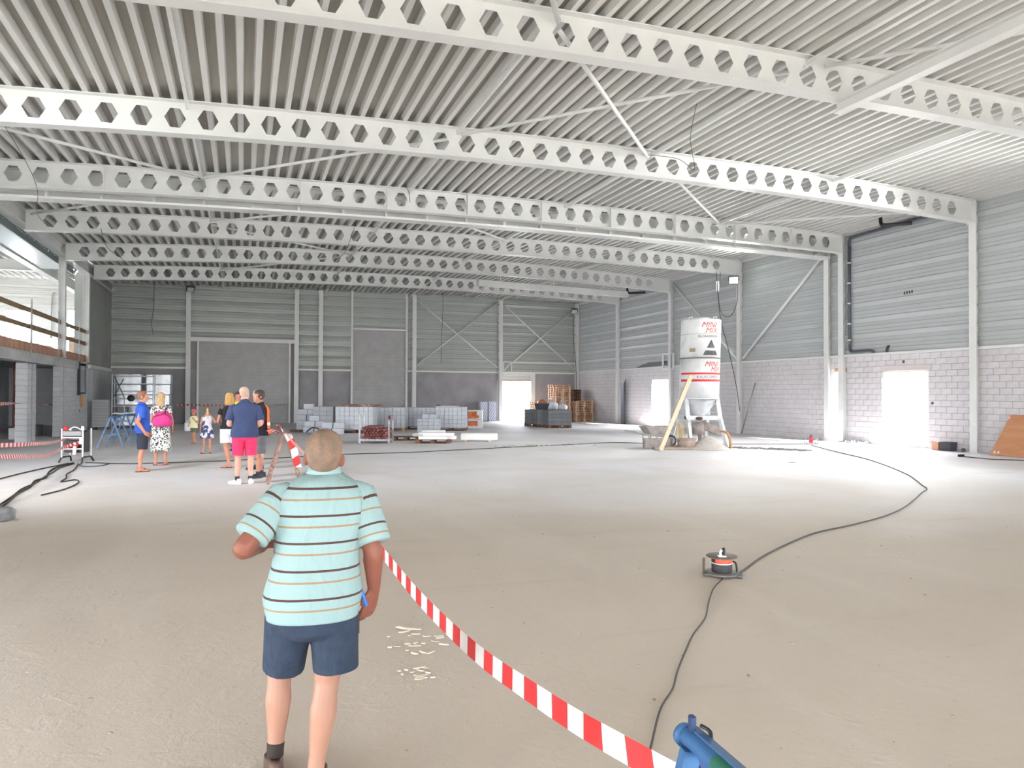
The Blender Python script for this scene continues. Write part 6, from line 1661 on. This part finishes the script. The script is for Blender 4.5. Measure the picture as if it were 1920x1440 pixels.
def blue_tshirt_man():
    b = Body('person', 'man in royal blue T-shirt and navy shorts in profile, facing right towards the woman', (-2.08, 18.0, 0), -1.35, 1.78, SK1, 1.02, 0, (0, -.03), .0)
    b.trunk(); L = std_legs(b, kl=(-.095, .0, .48), kr=(.095, -.02, .48), al=(-.1, -.04, .085), ar=(.1, -.07, .085))
    b.arm((.185, -.005, 1.37), (.235, -.13, 1.09), (.20, .01, .87), (-.15, .3, -.4), (-1, 0, 0), .35, 1.05, 1); b.arm((-.185, -.005, 1.37), (-.23, -.05, 1.09), (-.21, .10, .87), None, (1, 0, 0), .4, 1.05, -1)
    b.head(-.15, -.05, 0); b.face(); b.done(.008)
    b.hair(mat('reddish_brown_hair', (124, 84, 66), .75), .009, .168, .04, 0, 'hair', .004, .1)
    mk = mat('royal_blue_cloth', (40, 82, 176), .85, c2=(34, 72, 160), sc=6)
    b.shirt(mk, .84, .022, (((-.18, -.005, 1.375), (-.225, -.04, 1.16), .074), ((.18, -.005, 1.375), (.222, -.045, 1.16), .074)), 1.468, .02, 't_shirt', .01, mk, .07)
    b.shorts(mat('navy_shorts_cloth', (42, 46, 62), .9), ((-.09, 0, .88), (-.098, .0, .49), .088, .10), ((.09, 0, .88), (.098, -.015, .49), .088, .10), .98, .018, .100)
    mf = mat('brown_flip_flop', (74, 54, 48), .7)
    for k in (0, 1): b.shoe(mf, L[2+k], L[4+k], 'flip_flop', None, .06, True)
blue_tshirt_man()

SPOTS = None
def spotted(name, base, ink, sc, th):
    m = bpy.data.materials.new(name); m.use_nodes = True; nt = m.node_tree; b = nt.nodes['Principled BSDF']; b.inputs['Roughness'].default_value = .85
    tc = nt.nodes.new('ShaderNodeTexCoord'); no = nt.nodes.new('ShaderNodeTexNoise'); no.inputs['Scale'].default_value = sc; no.inputs['Detail'].default_value = 2; no.inputs['Distortion'].default_value = .5
    nt.links.new(tc.outputs['Object'], no.inputs[0])
    nt.links.new(mixc(nt, mth(nt, 'GREATER_THAN', no.outputs[0], th), base, ink), b.inputs['Base Color']); MATS[name] = m; return m
def bag_woman():
    b = Body('person', 'blonde woman in black and white patterned dress carrying a pink shoulder bag', (-1.86, 19.44, 0), .12, 1.74, SK1, .98, 1.0)
    b.trunk(); L = std_legs(b, calf=.95, tl=(-.1, 1, 0), tr=(.35, 1, 0))
    b.arm((-.17, -.005, 1.36), (-.20, -.01, 1.09), (-.15, .18, 1.0), None, (1, 0, 0), .4, .9, -1); b.arm((.17, -.005, 1.36), (.245, -.03, 1.09), (.255, .05, .86), (.05, .1, -1), (-1, 0, 0), .35, .9, 1)
    b.head(-.15, 0, 0, False); b.face(); b.done(.008)
    mh = mat('long_blonde_hair', (196, 166, 122), .7, c2=(142, 112, 80), sc=20, stretch=(3, 3, .4), lo=.3, hi=.7)
    b.hair(mh, .014, .16, .0, 0, 'hair', .004, .06)
    h = lambda p: b.HM @ Vector(p)
    R = []
    for z, w, y, d in ((.15, .078, -.05, .055), (.08, .086, -.065, .052), (0, .092, -.075, .045), (-.08, .092, -.085, .04), (-.15, .078, -.088, .032), (-.19, .04, -.088, .02)):
        R.append([h((w*math.cos(2*PI*j/18), y+d*math.sin(2*PI*j/18), z)) for j in range(18)])
    MB().rings(R).build('hanging_hair', mh, b.t)
    mdr = spotted('black_white_print', (216, 216, 212), (64, 64, 68), 26, .52)
    b.shirt(mdr, .98, .016, (((-.165, -.005, 1.365), (-.188, -.005, 1.24), .066), ((.165, -.005, 1.365), (.195, -.01, 1.24), .066)), 1.45, 0, 'dress_top', .005, None, .062)
    R = []
    for z, w, d in ((1.06, .170, .125), (.96, .195, .145), (.80, .215, .165), (.6, .225, .175), (.42, .235, .185), (.34, .232, .18), (.345, .215, .165)):
        R.append([Vector((w*(1+.05*math.sin(7*2*PI*j/28)*(1.06-z))*math.cos(2*PI*j/28), -.01+d*math.sin(2*PI*j/28), z+.02*math.sin(3*2*PI*j/28)*(z < .5)))*b.s for j in range(28)])
    MB().rings(R).build('skirt', mdr, b.t)
    ms = mat('tan_sandal', (146, 86, 62), .6)
    for k in (0, 1): b.shoe(ms, L[2+k], L[4+k], 'sandal', None, .06, True)
bag_woman()
def pink_bag():
    t = thing('shoulder_bag', 'large pink shoulder bag with dark straps on the back of the blonde woman', 'bag', (-1.80, 19.19, .94), .12)
    t.scale = (.86, .86, .92)
    m = mat('pink_bag_cloth', (206, 62, 132), .8, c2=(190, 48, 118), sc=5, bump=.3, bsc=8)
    R = []
    for z, w, d in ((0, .20, .07), (.03, .245, .09), (.12, .255, .10), (.24, .235, .09), (.34, .18, .06), (.39, .13, .03), (.395, .05, .02)):
        R.append([(w*math.copysign(abs(math.cos(2*PI*j/24))**.8, math.cos(2*PI*j/24)), d*math.sin(2*PI*j/24), z) for j in range(24)])
    MB().rings(R).build('body', m, t)
    md = mat('dark_bag_strap', (36, 34, 44), .7)
    MB().tube(smooth_path([(-.22, -.07, .26), (-.1, -.09, .30), (.02, -.09, .34), (.14, -.02, .52), (.10, .10, .545)], 5), .016, 6, flat=.4).build('strap', md, t)
    MB().tube(smooth_path([(.22, -.06, .20), (.14, -.09, .28), (.06, -.09, .34), (.12, -.02, .50), (.09, .12, .54)], 5), .016, 6, flat=.4).build('strap', md, t)
pink_bag()

def blonde_shorts_woman():
    b = Body('person', 'blonde woman in black top and white shorts with her back to the camera', (-.30, 18.25, 0), .10, 1.73, SK1, 1.0, 1.0)
    b.trunk(); L = std_legs(b, calf=.98, kl=(-.07, .02, .48), al=(.0, -.02, .085), kr=(.12, .03, .48), ar=(.16, .06, .085), tl=(-.9, .45, 0))
    b.arm((-.175, -.005, 1.36), (-.245, -.01, 1.10), (-.18, .17, 1.02), None, (1, 0, 0), .4, .95, -1); b.arm((.175, -.005, 1.36), (.235, -.01, 1.10), (.13, .18, 1.05), None, (-1, 0, 0), .4, .95, 1)
    b.head(.1, -.05, 0, False); b.face(); b.done(.008)
    mh = mat('bobbed_blonde_hair', (204, 160, 96), .7, c2=(150, 108, 66), sc=16, stretch=(3, 3, .5), lo=.3, hi=.7)
    b.hair(mh, .02, .16, .0, 0, 'hair', .012, .06)
    h = lambda p: b.HM @ Vector(p)
    MB().rings([[h((w*math.cos(2*PI*j/20), y+d*math.sin(2*PI*j/20), z)) for j in range(20)] for z, w, y, d in ((.20, .07, -.03, .07), (.14, .098, -.035, .085), (.07, .112, -.04, .082), (.0, .118, -.045, .076), (-.035, .11, -.045, .066), (-.035, .08, -.045, .045))]).build('bob', mh, b.t)
    mk = mat('black_top_cloth', (30, 30, 36), .9)
    b.shirt(mk, .92, .018, (((-.17, -.005, 1.365), (-.205, -.005, 1.25), .066), ((.17, -.005, 1.365), (.20, -.005, 1.25), .066)), 1.465, .04, 'top', .012, None, .062)
    mw = mat('white_shorts_cloth', (226, 224, 230), .85)
    b.shorts(mw, ((-.098, 0, .88), (-.088, .0, .60), .112, .115), ((.098, 0, .88), (.108, .02, .60), .105, .115), .99, .022, .108)
    for k in (0, 1): b.shoe(MATS['brown_flip_flop'], L[2+k], L[4+k], 'flip_flop', None, .06, True)
blonde_shorts_woman()

def dress_girl():
    b = Body('person', 'girl with blonde ponytail in a sleeveless navy and white patterned dress', (-.97, 22.75, 0), .1, 1.33, SK1, .92, .5)
    b.trunk(); L = std_legs(b, calf=.9, al=(-.13, -.02, .085), tl=(-.5, 1, 0))
    b.arm((-.165, -.005, 1.36), (-.22, -.02, 1.1), (-.23, .05, .88), None, (1, 0, 0), .35, .85, -1); b.arm((.165, -.005, 1.36), (.30, .03, 1.16), (.15, .06, 1.40), None, (-1, 0, 0), .4, .85, 1)
    b.head(.0, -.05, 0, True, 1.14); b.face(); b.done(.010)
    mh = mat('pale_blonde_hair', (224, 198, 152), .7, c2=(176, 148, 108), sc=16); mhd = mat('light_brown_roots', (120, 96, 74), .75)
    b.hair(mhd, .010, .16, .03, 0, 'hair', .004, .09)
    h = lambda p: b.HM @ Vector(p)
    MB().tube(smooth_path([h((0, -.09, .15)), h((0, -.13, .10)), h((0, -.125, .0)), h((0, -.11, -.10)), h((.01, -.10, -.18))], 4), [.03*b.s*(1.2 if i < 8 else .9) for i in range(17)], 10).build('ponytail', mh, b.t)
    md = spotted('navy_white_print', (206, 204, 214), (62, 66, 104), 9, .5)
    R = []
    for z in (1.43, 1.36, 1.26, 1.15, 1.05):
        hw, hd, yo = b.torso_at(z); R.append([p*b.s for p in ering(0, yo, z, (hw if z < 1.4 else hw*.9)+.016, hd+.016, 24)])
    for z, w, d in ((.9, .205, .15), (.75, .235, .17), (.60, .26, .19), (.585, .24, .175)): R.append([p*b.s for p in ering(0, -.005, z, w, d, 24, 2.1)])
    MB().rings(R).build('dress', md, b.t)
    for k in (0, 1): b.shoe(mat('dark_sandal', (70, 58, 52), .7), L[2+k], L[4+k], 'sandal', None, .06, True)
dress_girl()

def cap_child():
    b = Body('person', 'small child in pink cap, cream T-shirt and green shorts near the back wall', (-1.58, 27.2, 0), 2.5, 1.14, SK1, .95)
    b.trunk(); L = std_legs(b, calf=.95, kl=(-.10, .09, .48), al=(-.13, .02, .085), kr=(.10, -.02, .48), ar=(.13, -.16, .10))
    b.arm((-.16, -.005, 1.36), (-.21, .02, 1.12), (-.12, .16, 1.3), None, (0, 0, 1), .4, .85, -1); b.arm((.16, -.005, 1.36), (.21, .02, 1.12), (.17, .16, 1.0), None, (-1, 0, 0), .4, .85, 1)
    b.head(.3, 0, 0, True, 1.22); b.face(); b.done(.011)
    mp = mat('pink_cap_cloth', (232, 96, 112), .8)
    cp = b.hair(mp, .016, .14, .11, 0, 'cap', .01, .12)
    h = lambda p: b.HM @ Vector(p)
    R = [[h((w*math.cos(PI*j/12), .085+l*math.sin(PI*j/12), z)) for j in range(13)] for w, l, z in ((.072, .005, .150), (.070, .085, .140))]
    R2 = [[p+Vector((0, 0, -.006)) for p in r] for r in R]
    mb = MB(); n = 13; V = R[0]+R[1]+R2[0]+R2[1]
    mb.add(V, [(j, j+1, n+j+1, n+j) for j in range(n-1)]+[(2*n+j, 3*n+j, 3*n+j+1, 2*n+j+1) for j in range(n-1)]+[(n+j, n+j+1, 3*n+j+1, 3*n+j) for j in range(n-1)]).build('cap_peak', mat('dark_cap_peak', (48, 44, 52), .8), cp)
    mc = mat('cream_tshirt_cloth', (226, 220, 178), .85)
    b.shirt(mc, .84, .022, (((-.16, -.005, 1.365), (-.20, .015, 1.22), .072), ((.16, -.005, 1.365), (.20, .015, 1.22), .072)), 1.46, .05, 't_shirt', .02, None, .066)
    mg = mat('olive_shorts_cloth', (100, 108, 84), .9)
    b.shorts(mg, ((-.09, 0, .88), (-.10, .04, .60), .09, .1), ((.09, 0, .88), (.10, -.01, .60), .09, .1), .98, .02, .1)
    for k in (0, 1): b.shoe(MATS['tan_sandal'], L[2+k], L[4+k], 'sandal', None, .06, True)
cap_child()
tag(MB().tube([(0.529, 3.33, .79), (0.495, 3.411, .909), (0.460, 3.485, 1.028), (0.441, 3.534, 1.096)], .0085, 8).build('blue_stick', mat('blue_plastic', (34, 104, 190), .4)), 'thin blue stick held at the right hand of the striped-shirt man', 'stick')
